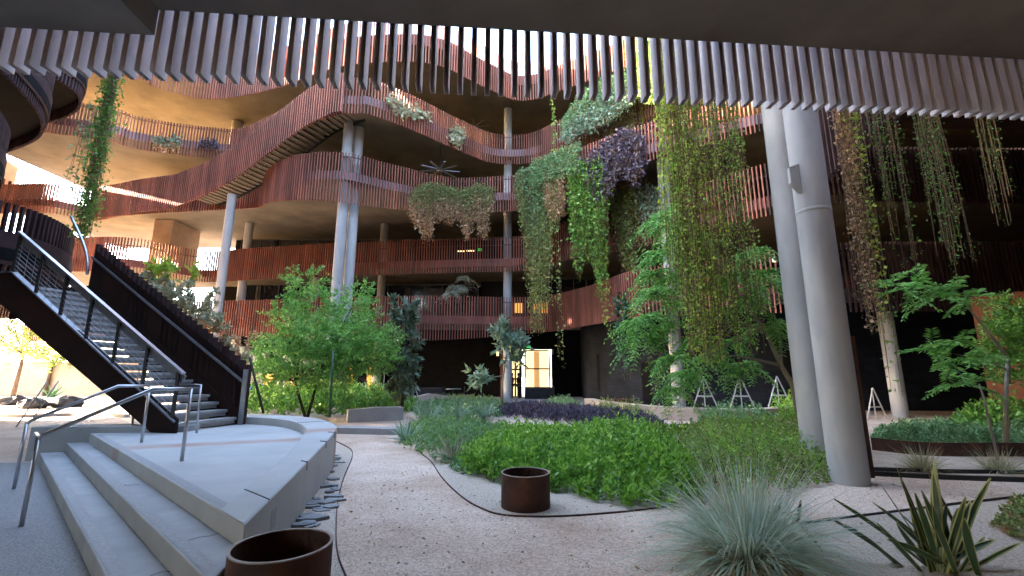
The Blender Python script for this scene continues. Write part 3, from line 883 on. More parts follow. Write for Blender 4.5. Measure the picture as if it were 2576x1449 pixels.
# the big bed in the middle foreground
bed('shrub', 'bright lime green leafy shrub mass behind the small rusted planter ring', 'shrub',
    gpl([(1160, 1195), (1260, 1222), (1400, 1240), (1560, 1278), (1660, 1285), (1760, 1265), (1745, 1190), (1690, 1130), (1480, 1110), (1300, 1118), (1180, 1150)]), 38000, .54, 'L_lime', .085, .04, 3, stems=160, edge=.7, amp=.45, lump=3.2, second=('L_green', .35))
bed('shrub', 'sprawling small leaved shrub with dry twigs against the foot of the thick column', 'shrub',
    gpl([(1700, 1270), (1850, 1262), (2000, 1245), (2085, 1218), (2120, 1150), (2070, 1100), (1900, 1100), (1730, 1115), (1680, 1160)]), 32000, .70, 'L_olive', .05, .028, 4, stems=420, edge=.9, amp=.35, second=('L_lime', .4))
bed('shrub', 'soft mint green shrub on the left of the lime one beside the striped agave', 'shrub',
    gpl([(1010, 1128), (1080, 1155), (1160, 1195), (1260, 1205), (1330, 1140), (1300, 1090), (1180, 1075), (1060, 1070), (1000, 1090)]), 17000, .38, 'L_mint', .065, .032, 5, stems=120, second=('L_green', .3))
bed('shrub', 'green shrub band along the rear of the middle bed below the sandy path', 'shrub',
    gpl([(1250, 1128), (1480, 1120), (1760, 1120), (1960, 1105), (1900, 1075), (1700, 1085), (1480, 1088), (1260, 1085)]), 15000, .30, 'L_green', .07, .035, 6, second=('L_lime', .45))
# lush bed behind the stage
bed('shrub', 'lush broad leaved green hedge behind the curved seat wall under the central tree', 'hedge',
    gpl([(560, 1040), (700, 1048), (860, 1052), (1010, 1050), (1045, 1030), (1040, 1018), (850, 1015), (600, 1012)]) , 16000, 1.05, 'L_green', .17, .085, 7, edge=1.0, amp=.2, up=.7, stems=60)
bed('ground_cover', 'low green ground cover between the hedge and the sandy path', 'ground cover',
    gpl([(1045, 1052), (1130, 1066), (1260, 1052), (1290, 1036), (1270, 1022), (1120, 1018), (1040, 1026)]), 9000, .35, 'L_mint', .13, .06, 8, kind='stuff')
bed('ground_cover', 'dark purple ground cover spreading beyond the sandy path', 'ground cover',
    gpl([(1240, 1050), (1330, 1056), (1480, 1070), (1600, 1080), (1680, 1085), (1660, 1066), (1560, 1050), (1450, 1036), (1330, 1030), (1260, 1036)]), 12000, .34, 'L_purple', .15, .04, 9, kind='stuff', up=.9)
bed('shrub', 'wispy grey green plant clump standing among the purple ground cover', 'plant',
    gpl([(1490, 1052), (1560, 1062), (1640, 1062), (1640, 1050), (1560, 1036), (1500, 1034)]), 5000, .62, 'L_olive', .08, .02, 10, up=.9, stems=160, amp=.5)
bed('shrub', 'small wispy green clump at the end of the sandy path before the doorway', 'plant',
    gpl([(1370, 1030), (1430, 1034), (1470, 1026), (1440, 1016), (1380, 1016)]), 2600, .5, 'L_mint', .11, .03, 11, up=.9)
bed('ground_cover', 'low plants dotted along the plaza edge behind the green ground cover', 'ground cover',
    gpl([(1060, 1016), (1240, 1024), (1270, 1016), (1180, 1008), (1070, 1008)]), 3500, .4, 'L_olive', .13, .05, 12, kind='stuff')
bed('shrub', 'green creeper spilling at the foot of the curved bench wall beside the columns', 'plant',
    gpl([(1740, 1075), (1880, 1078), (1960, 1068), (1940, 1052), (1780, 1056)]), 5000, .55, 'L_mint', .09, .045, 13)
bed('shrub', 'bright leafy shrub behind the bench wall close to the paired columns', 'shrub',
    gpl([(1950, 1062), (2040, 1062), (2030, 1040), (1960, 1040)]), 3800, .95, 'L_lime', .11, .05, 14)
# right side beds
bed('ground_cover', 'low green ground cover in the raised bed at right behind the thick column', 'ground cover',
    gpl([(2195, 1128), (2330, 1140), (2480, 1140), (2640, 1140), (2640, 1085), (2420, 1080), (2300, 1084), (2200, 1090)]), 15000, .36, 'L_mint', .085, .045, 15, kind='stuff')
bed('shrub', 'broad leaved green shrub in the far right corner of the raised bed', 'shrub',
    gpl([(2400, 1098), (2480, 1102), (2680, 1100), (2680, 1066), (2480, 1062), (2420, 1074)]), 7000, .75, 'L_green', .15, .07, 16)
bed('shrub', 'flat yellowish green creeping plant on the gravel at the right edge', 'plant',
    gpl([(2500, 1330), (2560, 1365), (2680, 1360), (2680, 1270), (2560, 1262)]), 4500, .2, 'L_olive', .04, .022, 17, second=('L_dry', .25))

# raised bed edge at right, steel edging strips
e = thing('bed_edging', 'low dark rusted edging wall holding the raised bed at right', 'edging', (9, 10, 0))
MB().ribbon(catmull([gp(*p) for p in [(2195, 1132), (2330, 1146), (2480, 1148), (2680, 1148)]], 6), 0, .26, .03).build('plate', 'rust', e)
def edging(label, px, h=.05, w=.009, m='rust'):
    P = resample(catmull([gp(*p) for p in px], 8)[:, :2], .1)
    o = MB().ribbon(P, -.02, h, w).build('steel_edging', m); return tag(o, label, 'edging')
edging('thin curved steel edging dividing path and gravel in front of the planter ring', [(1060, 1142), (1085, 1163), (1112, 1203), (1160, 1250), (1212, 1281), (1272, 1298), (1400, 1301), (1560, 1290), (1680, 1276)], .02)
edging('curved steel edging strip round the slate stones beside the stage', [(846, 1112), (880, 1130), (886, 1150), (866, 1200), (850, 1260), (845, 1340), (850, 1400), (872, 1460)], .025)
edging('dark steel edging running right from the big grass clump', [(1990, 1324), (2070, 1312), (2250, 1290), (2420, 1268), (2600, 1248)], .028, .014, 'dark')
edging('upper of two black drip strips beyond the thick column', [(2190, 1184), (2380, 1190), (2600, 1192)], .06, .05, 'dark')
edging('lower of two black drip strips beyond the thick column', [(2190, 1196), (2380, 1206), (2620, 1214)], .07, .06, 'dark')

# ---------------------------------------------------------------- tufts, agaves, sansevieria
def tuft(name, label, cat, loc, n, L, Wd, m, droop, spread, group=None, m2=None, lean=(0, 0)):
    t = thing(name, label, cat, loc, group)
    r = rng.uniform(0, .1 * spread, n) ; a = rng.uniform(0, 6.283, n)
    P = np.c_[loc[0] + r * np.cos(a), loc[1] + r * np.sin(a), np.full(n, loc[2])]
    el = np.clip(rng.normal(.88, .40, n), .08, 1.5)
    D = np.c_[np.cos(a) * np.cos(el) + lean[0], np.sin(a) * np.cos(el) + lean[1], np.sin(el)]
    Ls = L * rng.uniform(.55, 1.15, n)
    k = int(n * (.16 if m2 else 0))
    blades('blades', m, t, P[k:], D[k:], Ls[k:], Wd, droop * rng.uniform(.4, 1.3, n - k), seg=6)
    if k: blades('dry_blades', m2, t, P[:k], D[:k], Ls[:k] * .7, Wd, droop * 1.6, seg=5)
    return t
tuft('grass_clump', 'large blue green grass clump fountaining in the right foreground', 'grass clump', gp(1885, 1425), 2300, 1.22, .0115, 'L_grass', .52, 1.7, m2='L_dry')
tuft('grass_tuft', 'small straw coloured grass tuft on the gravel right of the thick column', 'grass tuft', gp(2322, 1186), 420, .62, .008, 'L_straw', .42, 1.5)
tuft('grass_tuft', 'small pale grass tuft at the right edge of the gravel', 'grass tuft', gp(2512, 1188), 420, .6, .008, 'L_straw', .42, 1.5, m2='L_grass')
def agave(label, loc, n, L, Wd, m, edge=None, droop=.35):
    t = thing('agave', label, 'agave', loc)
    a = rng.uniform(0, 6.283, n); el = rng.uniform(.1, 1.35, n)
    P = np.c_[loc[0] + .04 * np.cos(a), loc[1] + .04 * np.sin(a), np.full(n, loc[2] + .04)]
    D = np.c_[np.cos(a) * np.cos(el), np.sin(a) * np.cos(el), np.sin(el)]
    Ls = L * rng.uniform(.7, 1.1, n); dr = droop * rng.uniform(.3, 1.2, n) * np.cos(el)
    if edge:
        s = rng.bit_generator.state; blades('leaf_margin', edge, t, P + [0, 0, -.004], D, Ls, Wd * 1.0, dr, seg=6)
        rng.bit_generator.state = s; blades('leaf', m, t, P + [0, 0, .003], D, Ls * .98, Wd * .5, dr, seg=6)
    else: blades('leaf', m, t, P, D, Ls, Wd, dr, seg=6)
    return t
agave('striped agave with cream edged leaves at the front of the mint shrub', gp(1143, 1163), 70, .62, .05, 'L_dark', 'L_pale')
agave('blue grey agave at the left corner of the middle bed', gp(1020, 1112), 60, .7, .05, 'L_blue')
agave('spiky blue agave behind the left corner of the middle bed', gp(1072, 1072), 60, .95, .06, 'L_blue', droop=.15)
agave('upright grey agave left of the purple ground cover', gp(1150, 1060), 50, 1.0, .07, 'L_blue', droop=.12)
agave('pale spiky agave nearest the edge of the purple ground cover', gp(1215, 1056), 45, .9, .07, 'L_blue', droop=.15)
# sansevieria
sl = gp(2400, 1440)
t = thing('snake_plant', 'snake plant with yellow edged sword leaves in the lower right corner', 'snake plant', sl)
def swords(spec):
    for (dx, dy, lean, el, L, w) in spec:
        base = V((sl[0] + dx, sl[1] + dy, 0))
        d = V((math.cos(lean) * math.cos(el), math.sin(lean) * math.cos(el), math.sin(el)))
        s = d.cross(V((0, 0, 1))).normalized(); s = (s * math.cos(.5) + d.cross(s) * math.sin(.5)).normalized(); nrm = s.cross(d)
        v, f, ve, fe = [], [], [], []
        K = 9
        tw = random.uniform(-.6, .6); bend = random.uniform(-.12, .12)
        for k in range(K + 1):
            u = k / K
            c = base + d * (L * u) + s * (bend * u * u * L) + V((0, 0, -.12 * L * u * u * math.cos(el)))
            ww = w * (.55 + .9 * u) * (1 - u ** 3.5) / 1.0 + .001
            q = Quaternion(d, tw * u); ss = q @ s; nn = q @ nrm
            v += [c - ss * ww * .5, c - nn * ww * .16, c + ss * ww * .5]
            ve += [c - ss * (ww * .5 + .006) + nn * .002, c - ss * (ww * .5 - .004) + nn * .004, c + ss * (ww * .5 - .004) + nn * .004, c + ss * (ww * .5 + .006) + nn * .002]
        for k in range(K):
            i, j = 3 * k, 3 * k + 3; f += [(i, i + 1, j + 1, j), (i + 1, i + 2, j + 2, j + 1)]
            i, j = 4 * k, 4 * k + 4; fe += [(i, i + 1, j + 1, j), (i + 2, i + 3, j + 3, j + 2)]
        o = MB().add(v, f).build('leaf', 'L_sans', t, True)
        MB().add(ve, fe).build('leaf_margin', 'L_sansedge', o)
spec = []
for i in range(30):
    lean = random.choice([random.gauss(3.0, .5), random.gauss(2.6, .7), random.gauss(.3, .6)]) if i < 24 else random.uniform(0, 6.28)
    el = random.gauss(.95, .25) if abs(lean) > 1.2 else random.gauss(1.15, .25)
    spec.append((random.gauss(-.02, .14), random.gauss(.05, .1), lean, min(1.5, max(.35, el)), random.uniform(.45, .92), random.uniform(.04, .055)))
spec += [(-.12, .1, 2.9, .75, .85, .04), (.1, .0, .15, .35, .7, .03), (.05, .0, .4, .5, .55, .03)]
swords(spec)
sl = gp(2050, 1390)
t = thing('snake_plant', 'few young snake plant leaves poking out right of the big grass clump', 'snake plant', sl)
swords([(random.gauss(-.12, .22), random.gauss(.3, .25), random.uniform(-.4, 3.4), random.uniform(.8, 1.3), random.uniform(.28, .5), .03) for i in range(9)])

# ---------------------------------------------------------------- trees
def crown(name, m, parent, blobs, n, L, Wd, up=.2, hollow=.45, seedsplit=None):
    """leaves on many small sprays spread through the blobs"""
    Pn, Dn = [], []
    tot = sum(b[3] * b[4] * b[5] for b in blobs)
    for (x, y, z, a, b, c) in blobs:
        k = int(n * a * b * c / tot)
        ns = max(6, k // 26)
        u = rdir(ns) * (rng.uniform(hollow ** 3, 1, ns) ** (1 / 3))[:, None]
        cc = np.array([x, y, z]) + u * np.array([a, b, c])
        out = unit(u * np.array([1, 1, 1.0]) + [0, 0, up] + rng.normal(size=(ns, 3)) * .35)
        idx = rng.integers(0, ns, k)
        tt = rng.uniform(-.5, 1, k)
        sl_ = .32 * min(a, b, c) + .12
        P = cc[idx] + out[idx] * (tt * sl_)[:, None] + rng.normal(size=(k, 3)) * .10 * sl_
        D = unit(out[idx] * .6 + rdir(k) * .8)
        Pn.append(P); Dn.append(D)
    P, D = np.concatenate(Pn), np.concatenate(Dn)
    return leaves(name, m, parent, P, D, L * rng.uniform(.6, 1.3, len(P)), Wd * rng.uniform(.7, 1.3, len(P)))
def limbs(mb, base, tips, r0, r1=.012, wob=.12):
    for tp in tips:
        a, b = V(base), V(tp); n = 6; pts = []
        for i in range(n + 1):
            u = i / n
            pts.append(a.lerp(b, u) + V((random.gauss(0, wob) * u * (1 - u) * 2, random.gauss(0, wob) * u * (1 - u) * 2, .25 * (b - a).length * u * (1 - u))))
        mb.tube(pts, [r0 + (r1 - r0) * (i / n) for i in range(n + 1)], 6, False)
def blob(px, py, Y, rx, rz, ry=None):
    p = dp(px, py, Y); k = Y * 1.0 / (FPX * 2.515625)
    return (p[0], p[1], p[2], rx * k, (ry if ry else rx) * k, rz * k)

YT = 16.5
t = thing('leafy_tree', 'bushy bright green tree with a multi stemmed trunk behind the stage', 'tree', dp(775, 1050, YT))
bl = [blob(*b) for b in [(772, 712, YT, 50, 42), (800, 765, YT - .5, 66, 36), (735, 790, YT, 62, 42), (880, 790, YT, 60, 60), (760, 850, YT - .8, 100, 48), (850, 850, YT - .8, 110, 55), (935, 870, YT, 75, 48), (700, 900, YT, 78, 45), (790, 920, YT - .4, 110, 48), (900, 905, YT + .3, 100, 40), (655, 935, YT, 42, 32), (830, 955, YT + .2, 60, 30), (720, 960, YT + .6, 50, 30), (905, 745, YT + .4, 38, 34), (968, 905, YT, 38, 28)]]
crown('crown', 'L_tree', t, bl, 27000, .13, .052, hollow=.35)
mb = MB()
b0 = V(dp(772, 1050, YT)); b0.z = 0
for q in ((742, 960), (800, 950)):
    mid = V(dp(*q, YT)); mb.tube([b0, b0.lerp(mid, .5) + V((.0, 0, -.05)), mid], [.06, .05, .045], 8)
    limbs(mb, mid, [V(b[:3]) for b in bl[(0 if q[0] < 780 else 1)::2]], .035)
mb.build('trunk', 'darkstem', t, True)
o = MB().tube([dp(829, 1050, 12.0), dp(838, 880, 12.0)], .035, 8).build('tree_stake', 'L_dark', None, True); tag(o, 'dark green stake standing upright in front of the leafy tree', 'stake')
o = MB().tube([dp(663, 1040, 13.5), dp(628, 900, 13.5)], .035, 8).build('tree_stake', 'darkstem', None, True); tag(o, 'slanting dark stake at the left side of the leafy tree', 'stake')

# climbing plant column right of the leafy tree
YC = 17.5
t = thing('climbing_plant', 'tall dark climbing plant with big leaves forming a pillar right of the leafy tree', 'climber', dp(1012, 1040, YC))
bl = [blob(*b) for b in [(1000, 775, YC, 26, 22), (1028, 780, YC, 24, 22), (1022, 820, YC, 22, 34), (1030, 870, YC, 22, 36), (1008, 905, YC, 34, 34), (990, 845, YC, 16, 26), (1010, 950, YC, 30, 28), (1016, 985, YC, 18, 22), (1038, 830, YC, 16, 16)]]
crown('foliage', 'L_grey', t, bl, 2000, .26, .11, up=-.2, hollow=.2)
mb = MB(); mb.tube([dp(1010, 1045, YC), dp(1020, 900, YC), dp(1022, 770, YC)], [.06, .05, .02], 7); mb.build('stem', 'darkstem', t, True)
# young big leaved tree before the middle column
YP = 19.5
t = thing('young_tree', 'young tree with thin stem and rosettes of big grey green leaves before the middle column', 'tree', dp(1262, 1035, YP))
bl = [blob(*b) for b in [(1272, 835, YP, 24, 18), (1292, 850, YP, 26, 20), (1262, 862, YP, 22, 16), (1318, 862, YP, 18, 14), (1276, 892, YP, 16, 16), (1300, 905, YP, 14, 12), (1200, 940, YP, 14, 9), (1218, 955, YP, 18, 12), (1196, 968, YP, 12, 9)]]
crown('foliage', 'L_blue', t, bl, 900, .36, .12, hollow=.05)
mb = MB(); p0 = V(dp(1262, 1035, YP)); p0.z = 0
mb.tube([p0, dp(1264, 960, YP), dp(1272, 905, YP), dp(1284, 850, YP)], [.05, .04, .03, .015], 7)
mb.tube([dp(1265, 945, YP), dp(1235, 950, YP), dp(1206, 958, YP)], [.025, .02, .012], 6)
mb.build('stem', 'palebark', t, True)

# feathery tree under the long vines
def fronds(parent, name, specs, m, L_leaf, w_leaf, pairs=15, stem='L_dark', droop=.35):
    P, D, S_ = [], [], []; sm = MB()
    for (base, d, L) in specs:
        base = np.array(base); d = np.array(d) / np.linalg.norm(d)
        sd = np.cross(d, [0, 0, 1.0]); sd /= max(np.linalg.norm(sd), 1e-6)
        pts = []
        for k in range(pairs + 1):
            u = k / pairs
            c = base + d * L * u + np.array([0, 0, -1.0]) * L * droop * u * u
            pts.append(c)
            if k < 2: continue
            tg = d + np.array([0, 0, -2.0]) * droop * u; tg /= np.linalg.norm(tg)
            for s in (-1, 1):
                P.append(c); D.append(sd * s * .9 + tg * .55 + rng.normal(size=3) * .12 + np.array([0, 0, -.15]))
                S_.append(L_leaf * (1.1 - .75 * abs(u - .45)) * rng.uniform(.85, 1.15))
        sm.tube([V(q) for q in pts[::3] + [pts[-1]]], .006, 3, False)
    leaves(name, m, parent, np.array(P), np.array(D), np.array(S_), w_leaf)
    sm.build('frond_stem', stem, parent)
YF = 11.5
t = thing('feathery_tree', 'feathery bright green tree leaning left from behind the paired columns', 'tree', dp(2030, 1060, YF))
specs = []
nodes = [(1690, 560), (1690, 535), (1662, 550), (1705, 580), (1720, 600), (1670, 640), (1740, 680), (1690, 700), (1650, 740), (1720, 760), (1640, 800), (1700, 820), (1610, 850), (1780, 620), (1830, 700), (1880, 690), (1900, 760), (1760, 860), (1700, 900), (1800, 900), (1850, 860), (1940, 720), (1930, 820), (1650, 690), (1600, 810), (1870, 920), (1740, 940), (1820, 780), (1960, 680), (1700, 980), (1900, 640)]
npos = [np.array(dp(x + random.uniform(-12, 12), y, YF + random.uniform(-1.3, 1.6))) for x, y in nodes]
for p in npos:
    for k in range(19):
        a = random.uniform(0, 6.28); e = random.uniform(-.35, .85)
        dx = math.cos(a) - .35
        specs.append((p, (dx, math.sin(a) * .9, e), random.uniform(.55, .95)))
fronds(t, 'crown', specs, 'L_feather', .19, .04, 12, droop=.75)
mb = MB()
fb = V(dp(2015, 1060, YF)); fb.z = 0
k1 = V(dp(1965, 920, YF)); k2 = V(dp(1925, 830, YF)); k3 = V(dp(1835, 715, YF)); k4 = V(dp(1880, 900, YF)); k5 = V(dp(1962, 850, YF))
mb.tube([fb, V(dp(1995, 970, YF)), k1, k2, k3, V(npos[0])], [.08, .07, .06, .045, .03, .012], 8)
mb.tube([k1, k4, V(dp(1800, 890, YF)), V(npos[14])], [.05, .035, .025, .01], 7)
mb.tube([k1, k5, V(dp(1940, 760, YF)), V(npos[18])], [.045, .035, .02, .01], 7)
limbs(mb, k3, [V(p) for p in npos[1:9]], .022, .006)
limbs(mb, k2, [V(p) for p in npos[10:14]] + [V(npos[19]), V(npos[24])], .02, .006)
limbs(mb, V(dp(1800, 890, YF)), [V(p) for p in npos[15:18]] + [V(npos[22]), V(npos[23]), V(npos[21])], .018, .006)
mb.build('trunk', 'palebark', t, True)

YR = 9.6
t = thing('feathery_tree', 'slender feathery sapling with arching fronds right of the thick column', 'tree', dp(2520, 1080, YR))
specs = []
for (x, y, n, dx) in [(2380, 735, 16, -1.2), (2300, 720, 12, -1.2), (2440, 750, 8, .5), (2420, 860, 14, -1.2), (2350, 880, 10, -1.3), (2440, 900, 10, -1.0), (2430, 965, 10, -.6), (2400, 920, 6, -.8), (2240, 715, 6, -.9)]:
    p = dp(x, y, YR + random.uniform(-.4, .4))
    for k in range(n):
        a = random.uniform(0, 6.28)
        specs.append((p, (math.cos(a) * .7 + dx * .6, math.sin(a) * .8, random.uniform(-.2, .5)), random.uniform(.45, .8)))
fronds(t, 'crown', specs, 'L_feather', .17, .04, 12, droop=.3)
mb = MB(); r0 = V(dp(2520, 1090, YR)); r0.z = 0
mb.tube([dp(2535, 900, YR), dp(2490, 840, YR), dp(2425, 760, YR), dp(2380, 735, YR)], [.03, .025, .018, .01], 7)
mb.tube([r0, dp(2530, 1000, YR), dp(2535, 900, YR)], [.05, .04, .03], 7)
mb.tube([dp(2533, 930, YR), dp(2480, 905, YR), dp(2400, 890, YR)], [.02, .015, .008], 6)
mb.tube([(*dp(2497, 1090, YR - .6)[:2], 0), dp(2475, 1000, YR - .6), dp(2463, 965, YR - .6)], [.025, .02, .012], 6)
mb.build('trunk', 'palebark', t, True)
YR2 = 11
t = thing('leafy_tree', 'dark leafy tree half cut off by the right edge of the picture', 'tree', dp(2600, 1075, YR2))
crown('crown', 'L_green', t, [blob(*b) for b in [(2560, 790, YR2, 55, 45), (2540, 850, YR2, 60, 45), (2580, 920, YR2, 65, 50), (2640, 850, YR2, 90, 90), (2530, 930, YR2, 35, 30)]], 7000, .11, .05)
mb = MB(); q = V(dp(2600, 1075, YR2)); q.z = 0; mb.tube([q, dp(2590, 900, YR2), dp(2580, 800, YR2)], [.06, .04, .015], 7); mb.build('trunk', 'bark', t, True)

# pale yellowing shrub behind the staircase
YY = 14.0
t = thing('pale_shrub', 'lanky shrub behind the staircase, yellow green on top and drying to beige below', 'shrub', dp(520, 1000, YY))
crown('foliage', 'L_pale', t, [blob(*b) for b in [(430, 735, YY, 50, 26), (490, 750, YY, 40, 26), (380, 705, YY, 40, 20), (450, 780, YY, 45, 30), (520, 790, YY, 24, 30), (560, 880, YY, 40, 22), (405, 760, YY, 30, 24), (540, 830, YY, 34, 30), (470, 810, YY, 40, 24), (590, 900, YY, 30, 20)]], 2900, .16, .095, hollow=.1)
crown('young_foliage', 'L_yellow', t, [blob(*b) for b in [(385, 665, YY, 12, 8), (412, 670, YY, 20, 14), (415, 690, YY, 14, 16), (487, 685, YY, 12, 12), (480, 705, YY, 10, 14)]], 330, .16, .09, hollow=.1)
crown('dry_foliage', 'L_dry', t, [blob(*b) for b in [(500, 820, YY, 40, 20), (520, 850, YY, 40, 24), (560, 870, YY, 50, 20), (590, 875, YY, 34, 20), (610, 850, YY, 30, 16)]], 800, .12, .06, hollow=.1)
mb = MB(); q = V(dp(545, 1010, YY)); q.z = 0
limbs(mb, q, [V(dp(*p, YY)) for p in [(385, 665), (412, 690), (485, 690), (440, 760), (520, 780), (600, 850), (560, 850), (380, 705), (620, 870)]], .025, .008, .3)
mb.build('stems', 'palebark', t, True)
t = thing('dark_shrub', 'small dark leafy shrub peeping over the slatted stair side', 'shrub', dp(350, 800, 14.5))
crown('foliage', 'L_dark', t, [blob(*b) for b in [(355, 705, 14.5, 22, 14), (370, 725, 14.5, 24, 14), (400, 730, 14.5, 20, 12)]], 420, .15, .08, hollow=.1)
mb = MB(); q = V(dp(360, 900, 14.5)); q.z = 0; limbs(mb, q, [V(dp(355, 700, 14.5)), V(dp(395, 725, 14.5))], .02); mb.build('stems', 'darkstem', t)
# palm in a pot on the first balcony
YB = 31.2
t = thing('potted_palm', 'silvery palm with drooping fronds on the lowest balcony', 'palm', dp(1160, 790, YB))
specs = []
for (x, y, n) in [(1150, 722, 26), (1168, 700, 12), (1135, 740, 10)]:
    p = dp(x, y, YB)
    for k in range(n):
        a = random.uniform(0, 6.28); specs.append((p, (math.cos(a), math.sin(a), random.uniform(.2, 1.0)), random.uniform(.8, 1.15)))
fronds(t, 'fronds', specs, 'L_palm', .34, .05, 12, droop=.85)
mb = MB(); a = V(dp(1160, 790, YB)); a.z = 5.38
mb.tube([a, dp(1158, 745, YB), dp(1150, 715, YB)], [.07, .06, .04], 8); mb.build('trunk', 'bark', t, True)
MB().lathe([(.0, 5.39), (.22, 5.39), (.28, 5.85), (.25, 5.85), (.0, 5.8)], 20, (a.x, a.y, 0)).build('pot', 'rust', t)
t = agave('spiky rosette plant on the lowest balcony left of the palm', (dp(1070, 760, 31)[0], 31, 5.95), 40, .75, .1, 'L_blue', droop=.3)
MB().lathe([(.0, 5.39), (.24, 5.39), (.3, 5.98), (.26, 5.98), (.0, 5.9)], 18, (t.location.x, 31, 0)).build('pot', 'rust', t)

# ---------------------------------------------------------------- hanging vines
def onpath(L, px, py=400):
    a, y, _ = ray(px, py); r = a / y; P = LV[L]['P']
    k = np.where(np.diff(np.sign(P[:, 0] - r * P[:, 1])) != 0)[0]
    i = k[-1] if len(k) else int(np.argmin(np.abs(P[:, 0] - r * P[:, 1])))
    return P[i]
def strandset(n, tops, bots, Lw, sp, spread, wig):
    """positions and directions of the leaves on n strands from tops to bots, plus the strand lines"""
    Ps, Us, lines = [], [], []
    for a, b in zip(tops, bots):
        ln = abs(a[2] - b[2]); k = max(3, int(ln / sp))
        u = (np.arange(k) + rng.uniform(0, 1, k)) / k
        w = np.sin(u * ln * rng.uniform(2, 5) + rng.uniform(0, 6.28)) + np.sin(u * ln * rng.uniform(.8, 2) + rng.uniform(0, 6.28))
        u = u[w > -.75] if (w > -.75).sum() > 2 else u
        k = len(u)
        ph = rng.uniform(0, 6.28, 2); f = rng.uniform(1.5, 4, 2)
        def c(u): return a + (b - a) * u[:, None] + np.c_[np.sin(u * f[0] + ph[0]) - math.sin(ph[0]), np.sin(u * f[1] + ph[1]) - math.sin(ph[1]), 0 * u] * wig
        Ps.append(c(u) + rng.normal(size=(k, 3)) * spread); Us.append(u)
        lines.append(c(np.linspace(0, 1, 7)))
    return np.concatenate(Ps), np.concatenate(Us), lines
def vine(label, Y, prof, ytop, n, m, leaf=(.07, .05), sp=.06, spread=.05, wig=.08, dry=None, dryfrom=.6, stem='drystem', level=None, group=None, bulge=.0, ztop=None, yref=None, thick=.35, r=.0055, name='hanging_vine', rag=.3):
    xs = [p[0] for p in prof]; ys = [p[1] for p in prof]
    if group == GB: n = int(n * 1.25); leaf = (leaf[0] * 1.15, leaf[1] * 1.15)
    tops, bots = [], []
    for i in range(n):
        x = random.uniform(xs[0], xs[-1]); yb = float(np.interp(x, xs, ys))
        if level: Yp = onpath(level, x, yref or yb)[1] - .1 - bulge * random.random()
        else: Yp = Y + random.gauss(0, thick)
        b = np.array(dp(x, yb, Yp))
        z1 = ztop if ztop is not None else dp(x, (ytop if not callable(ytop) else ytop(x)), Yp)[2]
        L = z1 - b[2]
        if L < .1: continue
        b[2] += L * abs(random.gauss(0, rag)) * (.9 if random.random() < .8 else .2)
        b[2] = min(b[2], z1 - .15)
        a = np.array([b[0] + random.gauss(0, .03), Yp + (bulge * .5), z1 + random.uniform(-.1, .12)])
        tops.append(a); bots.append(b)
    P, U, lines = strandset(n, tops, bots, leaf[0], sp, spread, wig)
    D = unit(rdir(len(P)) + np.array([0, -.25, -.35]))
    sz = rng.uniform(.45, 1.5, len(P)); ls = leaf[0] * sz; ws = leaf[1] * sz * rng.uniform(.7, 1.15, len(P))
    c = np.mean(np.array(tops), 0)
    t = thing(name, label, 'vine', tuple(c), group)
    if dry:
        k = U + rng.normal(size=len(U)) * .15 > dryfrom
        leaves('foliage', m, t, P[~k], D[~k], ls[~k], ws[~k])
        if k.any(): leaves('dry_foliage', dry, t, P[k], D[k], ls[k], ws[k])
    else: leaves('foliage', m, t, P, D, ls, ws)
    mb = MB()
    for l in lines: mb.tube([V(q) for q in l], r, 3, False)
    mb.build('stems', stem, t)
    return t
GB = 'planting hanging over the balconies'
vine('shaggy green and tan planting spilling from the balcony left of the middle column', 0, [(1030, 530), (1050, 585), (1075, 616), (1095, 560), (1130, 568), (1160, 560), (1176, 618), (1192, 560), (1205, 597), (1222, 602), (1240, 535)], lambda x: np.interp(x, [1030, 1055, 1085, 1130, 1165, 1200, 1235], [478, 458, 455, 468, 474, 456, 468]), 430, 'L_olive', (.13, .055), .09, .08, .05, dry='L_dry', dryfrom=.5, level=4, bulge=.6, group=GB, rag=.34, yref=520)
vine('long green curtain with a thin tail, right of the middle column', 0, [(1298, 500), (1318, 600), (1330, 850), (1378, 830), (1392, 600), (1410, 545)], None, 210, 'L_mint', (.14, .06), .10, .07, .06, dry='L_olive', dryfrom=.45, level=4, ztop=14.8, bulge=.6, group=GB, yref=500, rag=.4)
vine('tan dried clump hanging between the two green curtains', 0, [(1372, 520), (1392, 560), (1418, 540)], lambda x: 440, 150, 'L_dry', (.15, .05), .07, .07, .04, level=4, bulge=.6, group=GB, yref=500)
vine('green planting sloping along the rail above the tan clump', 0, [(1335, 470), (1380, 460), (1420, 450), (1460, 440)], None, 260, 'L_mint', (.15, .07), .07, .08, .04, level=4, ztop=14.95, bulge=.7, group=GB, yref=430)
vine('deep green ivy with long strands left of the purple foliage', 0, [(1435, 560), (1452, 720), (1480, 640), (1500, 700), (1515, 800), (1530, 600)], lambda x: 400, 190, 'L_green', (.15, .09), .11, .08, .06, level=4, bulge=.6, group=GB, yref=500, rag=.45)
vine('dark purple foliage draped over the balcony beside the green ivy', 0, [(1478, 480), (1520, 520), (1560, 440), (1600, 470), (1620, 440)], lambda x: np.interp(x, [1478, 1520, 1580, 1620], [400, 360, 320, 330]), 250, 'L_purple', (.15, .09), .08, .1, .04, level=4, bulge=.6, group=GB, yref=450)
vine('purple leaved trail at the upper right beside the beige foliage', 0, [(1585, 400), (1620, 445), (1650, 430), (1668, 330)], lambda x: np.interp(x, [1585, 1668], [340, 292]), 160, 'L_purple', (.15, .09), .08, .1, .04, level=5, bulge=.5, group=GB, yref=350)
